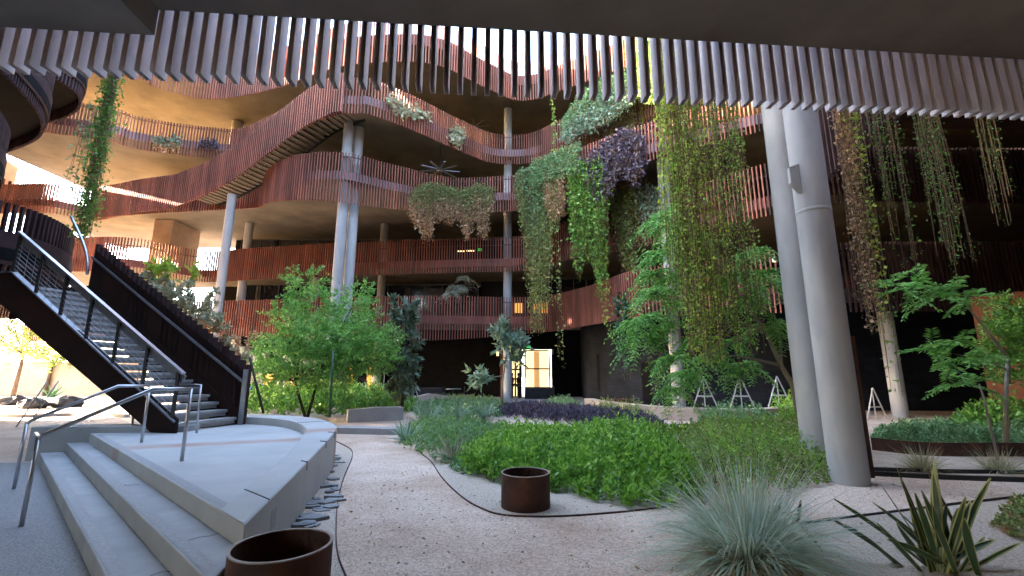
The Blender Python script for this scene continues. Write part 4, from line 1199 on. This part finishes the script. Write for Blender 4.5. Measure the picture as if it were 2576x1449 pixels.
vine('beige flowering foliage above the purple drape', 0, [(1515, 440), (1540, 470), (1570, 505), (1590, 480), (1605, 400)], lambda x: np.interp(x, [1515, 1605], [345, 275]), 190, 'L_pale', (.13, .06), .09, .1, .04, dry='L_dry', dryfrom=.55, level=5, bulge=.6, group=GB, yref=380)
vine('grey green planting hanging below the top balcony at right', 0, [(1420, 362), (1450, 345), (1500, 330), (1550, 300), (1590, 262)], lambda x: np.interp(x, [1420, 1460, 1500, 1560, 1590], [300, 240, 205, 185, 178]), 420, 'L_mint', (.16, .08), .09, .1, .05, level=6, bulge=.7, group=GB, yref=260, dry='L_blue', dryfrom=.5)
vine('yellow green planting on the top balcony behind the big slats', 0, [(1590, 240), (1640, 260), (1700, 250), (1720, 200)], lambda x: np.interp(x, [1590, 1720], [95, 80]), 230, 'L_vine', (.15, .09), .1, .1, .05, level=6, bulge=.6, group=GB, yref=180)
vine('olive trailing plant hanging below the balcony left of the feathery tree', 0, [(1545, 560), (1570, 700), (1595, 720), (1612, 600)], lambda x: 475, 90, 'L_olive', (.14, .06), .1, .08, .05, level=3, bulge=.4, group=GB, yref=580)
vine('grey green scrap of foliage at the balcony end beside the feathery tree', 0, [(1610, 560), (1640, 580), (1680, 540)], lambda x: 470, 80, 'L_blue', (.14, .07), .1, .1, .05, level=3, bulge=.4, group=GB, yref=500)
vine('pale green sprigs on the slats left of the ceiling fan', 0, [(975, 262), (1000, 290), (1030, 300), (1060, 298), (1080, 300)], lambda x: np.interp(x, [975, 1080], [236, 290]), 70, 'L_pale', (.2, .15), .12, .1, .04, level=5, bulge=.3, group=GB, yref=270)
vine('small pale green bunch lower on the same slats', 0, [(1132, 345), (1150, 380), (1168, 360)], lambda x: 320, 40, 'L_pale', (.2, .15), .12, .1, .04, level=5, bulge=.3, group=GB, yref=350)
vine('grey green and pink sprigs on the upper left balcony', 0, [(385, 370), (420, 385), (450, 380)], lambda x: 342, 44, 'L_blue', (.18, .1), .12, .1, .04, dry='L_dry', dryfrom=.7, level=5, bulge=.3, group=GB, yref=360)
vine('tiny purple trailing bunch on the upper left balcony', 0, [(502, 365), (520, 376), (540, 372)], lambda x: 350, 36, 'L_purple', (.16, .1), .12, .1, .04, level=5, bulge=.3, group=GB, yref=360)
vine('climber with big black leaves hanging left of the feathery tree', 15.0, [(1555, 860), (1570, 950), (1590, 960)], lambda x: 745, 16, 'L_dark', (.16, .12), .09, .06, .1, thick=.2)
# single trailing strands
GS = 'single trailing vine strands'
for (x, y0, y1, lev, lab, lf) in [(1394, 225, 402, 6, 'thin strand hanging from the top balcony right of the middle column', 'L_vine'), (1411, 540, 930, 4, 'longest thin strand reaching down right of the lit doorway', 'L_olive'), (1517, 640, 830, 4, 'yellow green strand with a leafy tip before the curved block wall', 'L_yellow'), (1537, 560, 865, 4, 'sparse strand just right of the leafy tipped one', 'L_vine'), (1603, 290, 560, 5, 'bright strand crossing the purple foliage', 'L_vine'), (1640, 250, 640, 5, 'bright strand right of the purple foliage', 'L_vine'), (1383, 600, 770, 4, 'short strand beside the long green curtain', 'L_olive')]:
    vine(lab, 0, [(x - 3, y1), (x + 3, y1)], lambda q, y0=y0: y0, 3, lf, (.15, .11), .12, .04, .06, level=lev, group=GS, yref=(y0 + y1) // 2, rag=.08, name='vine_strand', bulge=.6)

# long vines close by, hung from a planter ledge of the near building
led = MB()
led.box((6.2, 9.75, 11.35), (9.6, .5, .5))
o = led.build('planter_ledge', 'soffit_dark', near)
led = MB().box((11.8, 8.2, 11.3), (5.2, .5, .5)).build('planter_ledge', 'soffit_dark', near)
GL = 'long vines hanging beside the thick columns'
vine('dense yellow green vine curtain hanging left of the paired columns, the leafiest one', 9.7, [(1700, 760), (1725, 850), (1745, 900), (1760, 880)], None, 40, 'L_yellow', (.062, .05), .045, .045, .07, dry='L_vine', dryfrom=.5, ztop=11.1, group=GL, thick=.22, rag=.12)
vine('wide olive green vine curtain filling the space before the feathery tree', 9.6, [(1740, 900), (1770, 930), (1810, 925), (1850, 900)], None, 84, 'L_vine', (.052, .042), .055, .04, .07, dry='L_yellow', dryfrom=.55, ztop=11.1, group=GL, thick=.3, rag=.13)
vine('brown twiggy vine strands between the two green curtains', 9.8, [(1735, 870), (1765, 860)], None, 14, 'L_dry', (.045, .035), .06, .04, .05, ztop=11.1, group=GL, thick=.15, rag=.12)
vine('loose green vine strands left of the paired columns, nearest to them', 9.8, [(1850, 900), (1880, 930), (1915, 900), (1935, 880)], None, 44, 'L_vine', (.056, .045), .065, .045, .08, ztop=11.1, group=GL, thick=.25, rag=.22)
vine('bright yellow green vine strip at the left of the long curtains', 9.7, [(1672, 420), (1690, 700), (1705, 640)], None, 12, 'L_yellow', (.085, .065), .06, .05, .08, ztop=11.1, group=GL, thick=.2, rag=.3)
vine('thick tan dried vine hanging right of the thick column', 8.3, [(2180, 820), (2195, 852), (2215, 840)], None, 24, 'L_dry', (.06, .045), .05, .035, .05, ztop=11.0, group=GL, thick=.08, rag=.12)
vine('green leafy strands twined along the dried tan vine', 8.25, [(2190, 700), (2215, 850), (2235, 780)], None, 9, 'L_yellow', (.075, .06), .07, .05, .06, ztop=11.0, group=GL, thick=.1, rag=.25)
vine('fine dark green vine between dried vine and right edge, the shorter one', 8.3, [(2272, 640), (2290, 720), (2306, 660)], None, 20, 'L_green', (.045, .028), .05, .05, .08, ztop=11.0, group=GL, thick=.15, rag=.3)
vine('fine dark green vine tapering above the feathery sapling, the longer one', 8.3, [(2388, 640), (2410, 770), (2428, 690)], None, 32, 'L_green', (.042, .027), .045, .045, .08, ztop=11.0, group=GL, thick=.12, rag=.3)
vine('dim vine strands at the far right top under the slats', 8.4, [(2520, 520), (2545, 610), (2575, 560)], None, 16, 'L_green', (.042, .027), .055, .05, .08, ztop=11.0, group=GL, thick=.15, rag=.3)
vine('thin vine thread dangling low before the dim corner column', 8.6, [(2262, 1000), (2292, 1045)], None, 3, 'L_green', (.06, .045), .07, .03, .08, ztop=11.0, group=GL, thick=.1, rag=.05)
# vines at the left
vine('rope like green vine column hanging at the upper left before the glowing balconies', 13, [(190, 600), (206, 605), (222, 590)], None, 46, 'L_green', (.10, .06), .06, .09, .06, ztop=11.6, thick=.12, rag=.06)
vine('looser pale green vine tuft left of the rope like vine', 13.2, [(172, 480), (190, 520), (205, 500)], lambda x: 260, 9, 'L_mint', (.1, .07), .08, .08, .06, thick=.15, rag=.4)
MB().box((-12.2, 13.05, 11.8), (2.4, .5, .5)).build('planter_ledge', 'wing', wing)

# ---------------------------------------------------------------- rusted planter rings, stones, pebbles
def ring(label, x, y, r, h):
    t = thing('planter_ring', label, 'planter', (x, y, 0), 'rusted steel planter rings')
    w = .018
    MB().lathe([(r, -.02), (r, h), (r - w, h), (r - w, .05)], 64, (x, y, 0)).build('wall', 'rust', t)
    smooth_angle(COL.objects[-1])
    MB().lathe([(r + .001, h - .004), (r + .001, h + .004), (r - w - .001, h + .004), (r - w - .001, h - .004)], 64, (x, y, 0), True).build('rim', 'rustrim', t)
    MB().lathe([(0.0, .08), (r - w - .002, .07)], 32, (x, y, 0)).build('soil', 'soil', t)
    return t
ring('small rusted steel planter ring standing on the gravel in front of the green shrubs', .17, 5.96, .305, .40)
ring('rusted steel planter ring cut off by the bottom edge beside the concrete steps', -1.60, 3.40, .33, .44)
GSt = 'flat slate stones beside the stage'
for i in range(95):
    px = random.uniform(690, 850); lo = 1128 + (842 - px) * 1.02; yy = random.uniform(lo, min(lo + 150, 1400))
    if px > 855 - abs(yy - 1180) * .06 or yy < 1128: continue
    g = gp(px, yy)
    k = random.randint(5, 7); a0 = random.uniform(0, 6.28); sx, sy = random.uniform(.05, .17), random.uniform(.04, .10)
    poly = [(g[0] + sx * math.cos(a0 + 6.283 * j / k + random.uniform(-.2, .2)) * random.uniform(.7, 1.1), g[1] + sy * math.sin(a0 + 6.283 * j / k) * random.uniform(.7, 1.1)) for j in range(k)]
    area = sum(poly[j - 1][0] * poly[j][1] - poly[j][0] * poly[j - 1][1] for j in range(k))
    if area < 0: poly = poly[::-1]
    o = MB().prism(poly, -.02, random.uniform(.012, .045)).build('slate_stone', 'slate')
    o.rotation_euler = (0, 0, 0)
    tag(o, 'flat grey slate stone lying in the gravel along the stage wall', 'stone', GSt)
# pebbles and dead leaves on the path
n = 9000
P = np.c_[rng.uniform(-2.6, 7.5, n), rng.uniform(1.9, 8.5, n) ** 1.0, np.full(n, .004)]
v = leafverts(P, np.c_[rdir(n)[:, :2], rng.uniform(.05, .5, n)], rng.uniform(.006, .016, n) * (1 + 2.2 * (rng.uniform(size=n) > .95)), rng.uniform(.006, .015, n) * (1 + 1.5 * (rng.uniform(size=n) > .95)), fold=.35)
o = polymesh('pebbles', v, np.arange(n * 4).reshape(-1, 4), 'gravel'); tag(o, 'scattered pebbles on the trodden path', 'pebbles', kind='stuff')
n = 800
P = np.c_[rng.uniform(-2.0, 7.0, n), rng.uniform(2.4, 9.5, n), np.full(n, .008)]
v = leafverts(P, np.c_[rdir(n)[:, :2], rng.uniform(-.02, .15, n)], rng.uniform(.02, .06, n), rng.uniform(.01, .028, n))
o = polymesh('fallen_leaves', v, np.arange(n * 4).reshape(-1, 4), 'L_straw'); tag(o, 'small dry leaves scattered over path and gravel', 'fallen leaves', kind='stuff')

# ================================================================== low walls and furniture
bench = thing('bench_wall', 'curved tan concrete bench wall in front of the black block wall', 'bench wall', (6, 17, 0))
MB().ribbon(catmull([(3.7, 23.4), (3.95, 21.2), (4.7, 19.0), (5.6, 17.0), (7.0, 16.1), (8.6, 16.1), (10.4, 17.2), (12, 19.2)], 8), 0, .43, .45, off=.2).build('seat', 'tan', bench)
MB().frame((5.05, 17.9, .22), V((.03, -.05, 0)) * 2, V((.008, .005, 0)), V((0, 0, .05))).build('plaque', 'galv', bench)
lw = thing('low_wall', 'low concrete retaining wall with a sloping top right of the seat wall', 'low wall', gp(940, 1060))
a, b = gp(872, 1062), gp(1010, 1056)
MB().ribbon([a, ((a[0] + b[0]) / 2, (a[1] + b[1]) / 2, 0), b], 0, [.42, .47, .46], .5).build('wall', 'concrete', lw)
a, b = gp(848, 1088), gp(1020, 1092)
lw2 = thing('kerb', 'flat concrete kerb crossing the end of the path by the stage', 'kerb', a)
MB().ribbon([a, b], 0, .16, .5).build('slab', 'concrete', lw2)
mound = thing('low_wall', 'pale curved concrete wall rising before the dark tables', 'low wall', dp(1110, 1010, 25))
MB().ribbon(catmull([(*dp(1012, 1000, 24)[:2],), (*dp(1070, 1000, 24.5)[:2],), (*dp(1130, 1000, 25.5)[:2],), (*dp(1190, 1000, 27)[:2],)], 6), 0, list(np.r_[np.linspace(.35, .62, 8), np.linspace(.6, .2, 11)]), .4).build('wall', 'tan', mound)
sheet('path', gpl([(1220, 1052), (1300, 1062), (1480, 1078), (1690, 1100), (1800, 1090), (1660, 1085), (1480, 1066), (1330, 1052), (1250, 1046)]), .006, 'tan')
sheet('plaza', [(-16, 22.5), (4, 23.5), (5.3, 31), (5.3, 34.1), (-16, 34.1)], .005, 'aggregate')

# metal A frames along the walls
GA = 'white metal A frames'
def aframe(loc, rz, label):
    t = thing('a_frame', label, 'A frame', (0, 0, 0), GA)
    h, w = 1.12, .42
    for s in (-1, 1): MB().bar((s * w, 0, 0), (0, 0, h), .035, .035, up=(0, 1, 0)).build('leg', 'white', t)
    MB().bar((0, .04, .0), (0, .04, h - .02), .03, .03, up=(0, 1, 0)).build('leg', 'white', t)
    MB().bar((-w * .62, -.03, .43), (w * .62, -.03, .43), .05, .03, up=(0, 1, 0)).build('crossbar', 'white', t)
    t.location = loc; t.rotation_euler = (0, 0, rz)
    return t
for (x, y, Y, lab) in [(1775, 1024, 16.3, 'white metal A frame behind the bench wall, first to the right of the pale column'),
                       (1868, 1024, 16.3, 'white metal A frame behind the bench wall, the middle one of three'),
                       (1963, 1026, 17.0, 'white metal A frame behind the bench wall, closest to the paired columns'),
                       (868, 988, 26.5, 'white metal A frame beside the base of the tall pair of columns'),
                       (910, 988, 26.5, 'white metal A frame left of the person in the white shirt'),
                       (953, 990, 26.3, 'white metal A frame standing before the person in blue'),
                       (1040, 990, 25.0, 'white metal A frame right of the climbing plant'),
                       (2205, 1040, 17.2, 'dim metal A frame in the dark gap between the columns at right')]:
    p = dp(x, y, Y)
    aframe((p[0], Y, .0 if Y > 17.1 else .43), random.uniform(-.2, .2), lab)

# furniture in the shade before the dark wall
def table(label, x, y, r, h, cloth=False, size=(1.9, .8)):
    t = thing('table', label, 'table', (x, y, 0))
    if cloth:
        m = MB(); m.box((x, y, h - .01), (size[0], size[1], .03)); m.build('top', 'cloth_black', t)
        P = [(x - size[0] / 2, y - size[1] / 2), (x + size[0] / 2, y - size[1] / 2)]
        m = MB()
        for i in range(24):
            u = i / 24; w = size[0] / 24
            m.box((P[0][0] + w * (i + .5), y - size[1] / 2 + .012 * math.sin(i * 1.9), h / 2 - .02), (w, .03, h - .02))
        for s in (-1, 1): m.box((x + s * (size[0] / 2 - .015), y + .02, h / 2 - .02), (.026, size[1] - .05, h - .025))
        m.build('cloth', 'cloth_black', t)
    else:
        MB().lathe([(0, h), (r, h), (r, h - .03), (0, h - .03)], 24, (x, y, 0)).build('top', 'galv', t)
        MB().lathe([(.03, h - .03), (.03, .03), (.22, .02), (.22, .0)], 16, (x, y, 0)).build('pedestal', 'dark', t)
    return t
table('long table under a black cloth in front of the lit doorway', dp(1357, 1000, 31.5)[0], 31.5, 0, .78, True, (2.0, .8))
table('small round table in the shade before the black wall', dp(1140, 1000, 29)[0], 29, .5, .74)
table('long dark cloth table left of the small round one', dp(1085, 1000, 30)[0], 30, 0, .76, True, (1.8, .75))
def chair(loc, rz, label):
    t = thing('chair', label, 'chair', (0, 0, 0), 'dark cafe chairs')
    MB().box((0, 0, .45), (.44, .44, .03)).build('seat', 'dark', t)
    MB().box((0, .21, .68), (.42, .025, .34)).build('backrest', 'dark', t)
    for sx in (-1, 1):
        for sy in (-1, 1): MB().bar((sx * .19, sy * .19, 0), (sx * .19, sy * .19, .44 if sy < 0 else .8), .025, .025, up=(0, 1, 0)).build('leg', 'dark', t)
    t.location = loc; t.rotation_euler = (0, 0, rz)
for x, rz, lab in ((1122, 1.4, 'dark cafe chair left of the small round table'), (1160, -1.4, 'dark cafe chair right of the small round table')):
    p = dp(x, 1000, 29); chair((p[0], 29, 0), rz, lab)
p = dp(1175, 1000, 28)
t = thing('box', 'brown cardboard box on the ground right of the small round table', 'box', (p[0], 28, 0))
MB().box((p[0], 28, .2), (.55, .4, .4)).build('carton', 'cardboard', t)
for s in (-1, 1): MB().frame((p[0], 28 + s * .1, .403 + .001 * s), V((.27, 0, 0)), V((0, .098, 0)), V((0, 0, .003))).build('flap', 'cardboard', t)
p = dp(640, 985, 27)
t = thing('bin', 'blue bin beyond the hedge left of the leafy tree', 'bin', (p[0], 27, 0))
MB().lathe([(.0, 0), (.38, 0), (.45, .95), (.0, .95)], 4, (p[0], 27, 0)).build('body', 'cloth_blue', t)
MB().lathe([(.0, .951), (.48, .951), (.48, 1.02), (.0, 1.06)], 4, (p[0], 27, 0)).build('lid', 'cloth_blue', t)
# planter trough against the block wall
p = dp(1560, 1015, 21.5)
t = thing('planter_trough', 'low dark rusted trough standing before the black block wall', 'planter', (p[0], 21.5, 0))
MB().lathe([(.0, .02), (.42, .0), (.55, .5), (.51, .5), (.4, .4), (0, .4)], 20, (p[0], 21.5, 0)).build('bowl', 'rust', t)

# ---------------------------------------------------------------- lamps, signs, fans
def exit_sign(px, py, Y, label, w=.3, h=.2):
    p = dp(px, py, Y)
    t = thing('exit_sign', label, 'exit sign', p, 'glowing green exit signs')
    MB().box(p, (w, .06, h)).build('casing', 'exitglow', t)
    fc = bpy.data.curves.new('lettering', 'FONT'); fc.body = 'EXIT'; fc.size = h * .62; fc.align_x = 'CENTER'; fc.align_y = 'CENTER'; fc.extrude = .002
    q = bpy.data.objects.new('lettering', fc); COL.objects.link(q)
    me = bpy.data.meshes.new_from_object(q.evaluated_get(bpy.context.evaluated_depsgraph_get())); bpy.data.objects.remove(q)
    me.name = 'lettering'; me.materials.clear(); me.materials.append(M['charcoal'])
    o = bpy.data.objects.new('lettering', me); COL.objects.link(o)
    o.parent = t; o.location = (0, -.034, 0); o.rotation_euler = (R(90), 0, 0)
    MB().bar((p[0], p[1], p[2] + h / 2), (p[0], p[1], p[2] + h / 2 + .18), .03, .03, up=(0, 1, 0)).build('bracket', 'dark', t)
exit_sign(398, 575, 32.5, 'green exit sign high at left under the third storey soffit', .42, .26)
exit_sign(388, 703, 33, 'green exit sign glowing behind the pale shrub', .42, .26)
exit_sign(363, 428, 33.0, 'green exit sign under the glowing orange soffit at upper left', .42, .26)
exit_sign(1329, 872, 33.6, 'green exit sign just above the lit doorway')
exit_sign(1207, 628, 36.6, 'dim green exit sign behind the slats of the second balcony')
exit_sign(1500, 655, 30.5, 'small green exit sign behind hanging vines at right', .25, .16)
for i, (x, y, Y, lab) in enumerate([(1159, 632, 35.5, 'left one of two warm linear lamps behind the second balcony slats'), (1183, 631, 35.5, 'right one of two warm linear lamps behind the second balcony slats')]):
    p = dp(x, y, Y); t = thing('pendant_lamp', lab, 'lamp', p, 'warm linear lamps')
    MB().box(p, (.62, .12, .07)).build('diffuser', 'lampglow', t)
    MB().bar((p[0], p[1], p[2] + .04), (p[0], p[1], 12.9), .02, .02, up=(0, 1, 0)).build('stem', 'dark', t)
p = dp(1252, 890, 33.9); t = thing('wall_lamp', 'small glowing wall lamp left of the middle column', 'lamp', p)
MB().box((p[0], 34.05, p[2]), (.2, .2, .34)).build('housing', 'dark', t); MB().box((p[0], 33.94, p[2]), (.16, .03, .3)).build('diffuser', 'lampglow', t)
p = dp(1390, 885, 33.9); t = thing('wall_lamp', 'small pale fitting right of the lit doorway', 'lamp', p)
MB().box((p[0], 34.1, p[2]), (.16, .18, .34)).build('housing', 'white', t); MB().box((p[0], 34.0, p[2]), (.1, .03, .26)).build('lens', 'white', t)
p = dp(1948, 658, 16.5); t = thing('downlight', 'tiny lit spotlight just left of the paired columns', 'lamp', p)
MB().lathe([(.0, .0), (.06, 0), (.06, .08), (0, .08)], 14, p).build('lens', 'lampglow', t); MB().lathe([(.075, -.01), (.08, .2), (0, .2)], 14, p).build('housing', 'white', t)
# warm spill boxes on the first balcony
for x, w, lab in ((1305, .7, 'lit orange window left of the long curtain on the lowest balcony'), (1362, 1.2, 'lit orange window behind the tail of the long curtain')):
    p = dp(x, 775, 33.5); t = thing('lit_window', lab, 'window', p)
    MB().box((p[0], 33.5, p[2]), (w, .04, .75)).build('pane', 'warmlit', t)
    fr = MB()
    for s in (-1, 1): fr.box((p[0] + s * (w / 2 + .03), 33.49, p[2]), (.06, .08, .87)); fr.box((p[0], 33.492, p[2] + s * .405), (w, .076, .06))
    fr.build('frame', 'dark', t)
def fan(p, rad, nb, ztop, label, rz=0):
    t = thing('ceiling_fan', label, 'ceiling fan', p, 'large ceiling fans')
    MB().lathe([(.0, -.14), (.16, -.12), (.2, 0), (.12, .12), (0, .12)], 20, p).build('hub', 'galv', t)
    MB().bar((p[0], p[1], p[2] + .1), (p[0], p[1], ztop), .05, .05, up=(0, 1, 0)).build('rod', 'dark', t)
    for k in range(nb):
        a = rz + 6.283 * k / nb; d = V((math.cos(a), math.sin(a), 0)); n = V((-d.y, d.x, 0))
        MB().frame(V(p) + d * (rad / 2 + .08), d * rad / 2, n * .07 + V((0, 0, .02)), V((0, 0, .012))).build('blade', 'galv', t)
fan(dp(1107, 428, 28.2), 1.25, 9, 17.05, 'big many bladed ceiling fan under the soffit above the shaggy planting', .2)
fan(dp(1192, 320, 31.0), 1.2, 9, 21.35, 'ceiling fan half hidden behind the upper slats', .5)

# ---------------------------------------------------------------- people
def skin_mesh(name, joints, edges, radii, m, parent, sub=2):
    me = bpy.data.meshes.new(name); me.from_pydata([tuple(p) for p in joints], edges, []); me.update()
    o = bpy.data.objects.new(name, me); COL.objects.link(o)
    o.modifiers.new('skin', 'SKIN').use_smooth_shade = True
    for i, sv in enumerate(me.skin_vertices[0].data):
        r = radii[i]; sv.radius = r if hasattr(r, '__len__') else (r, r); sv.use_root = (i == 0)
    if sub: s = o.modifiers.new('sub', 'SUBSURF'); s.levels = sub; s.render_levels = sub
    dg = bpy.context.evaluated_depsgraph_get(); ev = o.evaluated_get(dg)
    nm = bpy.data.meshes.new_from_object(ev); nm.name = name
    bpy.data.objects.remove(o); nm.materials.clear(); nm.materials.append(M[m])
    return link(name, nm, parent)
def person(label, loc, rz, pose, top, legs):
    t = thing('person', label, 'person', (0, 0, 0))
    J = dict(pel=(0, 0, .95), ches=(0, .0, 1.3), neck=(0, 0, 1.47), head=(0, -.01, 1.6), crown=(0, 0, 1.7),
             shl=(-.19, 0, 1.41), ell=(-.24, .03, 1.12), wrl=(-.22, -.1, .9), hal=(-.21, -.13, .82), shr=(.19, 0, 1.41), elr=(.24, .03, 1.12), wrr=(.22, -.1, .9), har=(.21, -.13, .82),
             hil=(-.1, 0, .9), knl=(-.11, -.01, .5), anl=(-.11, .02, .09), tol=(-.12, -.15, .04), hir=(.1, 0, .9), knr=(.11, -.01, .5), anr=(.11, .02, .09), tor=(.12, -.15, .04))
    if pose == 'sit':
        for k in J:
            x, y, z = J[k]
            if k[:2] in ('kn', 'an', 'to'): continue
            z -= .45
            y -= max(0, z - .5) * .45
            J[k] = (x, y, z)
        J['knl'] = (-.12, -.42, .52); J['anl'] = (-.12, -.4, .09); J['tol'] = (-.12, -.58, .04)
        J['knr'] = (.12, -.42, .52); J['anr'] = (.12, -.4, .09); J['tor'] = (.12, -.58, .04)
        for s, q in (('l', -1), ('r', 1)):
            J['el' + s] = (q * .25, -.36, .72); J['wr' + s] = (q * .12, -.58, .74); J['ha' + s] = (q * .08, -.66, .75)
    ks = list(J); ix = {k: i for i, k in enumerate(ks)}
    E = [('pel', 'ches'), ('ches', 'neck'), ('neck', 'head'), ('head', 'crown'), ('ches', 'shl'), ('shl', 'ell'), ('ell', 'wrl'), ('wrl', 'hal'), ('ches', 'shr'), ('shr', 'elr'), ('elr', 'wrr'), ('wrr', 'har'), ('pel', 'hil'), ('hil', 'knl'), ('knl', 'anl'), ('anl', 'tol'), ('pel', 'hir'), ('hir', 'knr'), ('knr', 'anr'), ('anr', 'tor')]
    rad = dict(pel=(.14, .1), ches=(.15, .1), neck=.055, head=(.078, .095), crown=(.05, .06), shl=.06, ell=.042, wrl=.03, hal=(.035, .02), hil=.085, knl=.058, anl=.04, tol=.035)
    for s in ('sh', 'el', 'wr', 'ha', 'hi', 'kn', 'an', 'to'): rad[s + 'r'] = rad[s + 'l']
    skin_mesh('body', [J[k] for k in ks], [(ix[a], ix[b]) for a, b in E], [rad[k] for k in ks], 'skin', t)
    def cloth(name, keys, ee, m, grow):
        kk = {k: i for i, k in enumerate(keys)}
        def g(r): return (r[0] + grow, r[1] + grow) if hasattr(r, '__len__') else r + grow
        skin_mesh(name, [J[k] for k in keys], [(kk[a], kk[b]) for a, b in ee], [g(rad[k]) for k in keys], m, t)
    cloth('shirt', ['pel', 'ches', 'shl', 'ell', 'wrl', 'shr', 'elr', 'wrr'], [e for e in E[:1] + E[4:7] + E[8:11]], top, .015)
    cloth('trousers', ['pel', 'hil', 'knl', 'anl', 'hir', 'knr', 'anr'], [('pel', 'hil'), ('hil', 'knl'), ('knl', 'anl'), ('pel', 'hir'), ('hir', 'knr'), ('knr', 'anr')], legs, .014)
    for s in ('l', 'r'):
        a, b = V(J['an' + s]), V(J['to' + s]); MB().tube([a - V((0, 0, .03)), a.lerp(b, .5) + V((0, 0, .01)), b], [.055, .052, .04], 10).build('shoe', 'cloth_black', t, True)
    h = V(J['head'])
    MB().lathe([(.0, .13), (.06, .115), (.092, .06), (.098, .0), (.085, -.05), (.07, -.08)], 18, h + V((0, .022, .02))).build('hair', 'hair', t, True)
    for q in (-1, 1):
        MB().lathe([(.0, .012), (.011, 0), (.0, -.012)], 8, h + V((q * .032, -.094, .005))).build('eye', 'cloth_black', t)
    MB().add([h + V((-.016, -.09, -.03)), h + V((.016, -.09, -.03)), h + V((0, -.095, .02)), h + V((0, -.122, -.028))], [(0, 3, 2), (1, 2, 3), (0, 1, 3)]).build('nose', 'skin', t)
    t.location = loc; t.rotation_euler = (0, 0, rz)
    return t
p = dp(1305, 1000, 32); person('person in dark clothes standing left of the lit doorway', (p[0], 32, 0), 1.2, 'stand', 'cloth_black', 'cloth_black')
p = dp(1288, 1000, 33); person('second dark dressed person half hidden behind the middle column', (p[0], 33, 0), -1.3, 'stand', 'cloth_black', 'cloth_black')
p = dp(930, 1000, 27.5); person('person in a white shirt leaning forward beside the metal frames', (p[0], 27.5, .0), -1.5, 'sit', 'cloth_white', 'cloth_black')
p = dp(966, 1000, 27.8); person('person in a blue top sitting beyond the hedge', (p[0], 27.8, .0), 1.4, 'sit', 'cloth_blue', 'cloth_black')
p = dp(984, 1000, 28.6); person('person in a black top sitting right of the one in blue', (p[0], 28.6, .0), 1.5, 'sit', 'cloth_black', 'cloth_black')
for i, (x, Y, lab) in enumerate([(930, 27.5, 'stool under the person in white'), (966, 27.8, 'stool under the person in blue'), (984, 28.6, 'stool under the person in black')]):
    p = dp(x, 1000, Y); t = thing('stool', lab, 'stool', (p[0], Y, 0))
    MB().lathe([(0, .4), (.17, .4), (.17, .37), (0, .37)], 16, (p[0], Y + .0, 0)).build('seat', 'dark', t)
    MB().lathe([(.03, .37), (.03, .03), (.16, .0)], 12, (p[0], Y, 0)).build('base', 'dark', t)

# ---------------------------------------------------------------- the sunlit ground outside the open left end
for (x, y, Y, s, lab) in [(82, 1022, 22.5, .6, 'dark boulder under the staircase, the left one'), (165, 1018, 23.5, .7, 'dark boulder under the staircase, the right one'), (30, 1030, 25, .6, 'small dark rock at the left edge')]:
    p = dp(x, y, Y)
    me = bpy.data.meshes.new('boulder')
    m = MB(); m.lathe([(0.001, .0), (s * .8, .0), (s, s * .25), (s * .8, s * .6), (s * .4, s * .75), (.001, s * .78)], 14, (p[0], Y, 0))
    m.v = [(a + random.gauss(0, .07), b + random.gauss(0, .07), max(-.05, c + random.gauss(0, .04))) for a, b, c in m.v]
    tag(m.build('boulder', 'boulder'), lab, 'boulder')
ow = thing('garden_wall', 'tan garden wall glowing in sunlight beyond the staircase', 'wall', (-36, 34, 0))
MB().ribbon(catmull([(-60, 30), (-46, 33), (-38, 36), (-30, 37)], 6), 0, 2.6, .3).build('panel', 'tan', ow)
def desert_tree(px, py, Y, r, h, label, n=5200):
    p = dp(px, py, Y)
    t = thing('desert_tree', label, 'tree', (p[0], Y, 0), 'trees outside the open end')
    bl = [(p[0] + random.gauss(0, r * .5), Y + random.gauss(0, r * .5), h * random.uniform(.55, .9), r * random.uniform(.45, .65), r * random.uniform(.45, .65), h * .2) for _ in range(7)]
    crown('crown', 'L_sunlit', t, bl, n, .2, .07)
    m = MB(); q = V((p[0], Y, 0)); m.tube([q, q + V((.1, 0, h * .25)), q + V((.2, 0, h * .5))], [.16, .12, .08], 8); limbs(m, q + V((.2, 0, h * .45)), [V(b[:3]) for b in bl], .06); m.build('trunk', 'bark', t, True)
desert_tree(30, 1000, 31, 2.6, 6.5, 'sunlit tree glimpsed under the staircase, nearest to the left edge')
desert_tree(110, 1000, 36, 2.4, 5.5, 'sunlit tree glimpsed under the staircase, right of the first')
desert_tree(-40, 1000, 40, 4, 9, 'large sunlit tree far beyond the left edge')
t = agave('spiky dark plant under the staircase before the sunlit wall', (dp(128, 1000, 22)[0], 22, .5), 50, .8, .06, 'L_dark')
edging('long low kerb crossing under the staircase', [(-60, 1050), (60, 1050), (180, 1046), (320, 1050)], .12, .2, 'concrete')
for (x0, x1, yy, lab) in ((60, 90, 1075, 'leaning grey pole at the left edge below the stair, nearer'), (95, 70, 1065, 'leaning grey pole at the left edge below the stair, farther')):
    a = gp(x0 - 20, yy); o = MB().tube([a, V(a) + V((.5, .2, 1.4))], .02, 8).build('grey_pole', 'galv', None, True); tag(o, lab, 'pole')
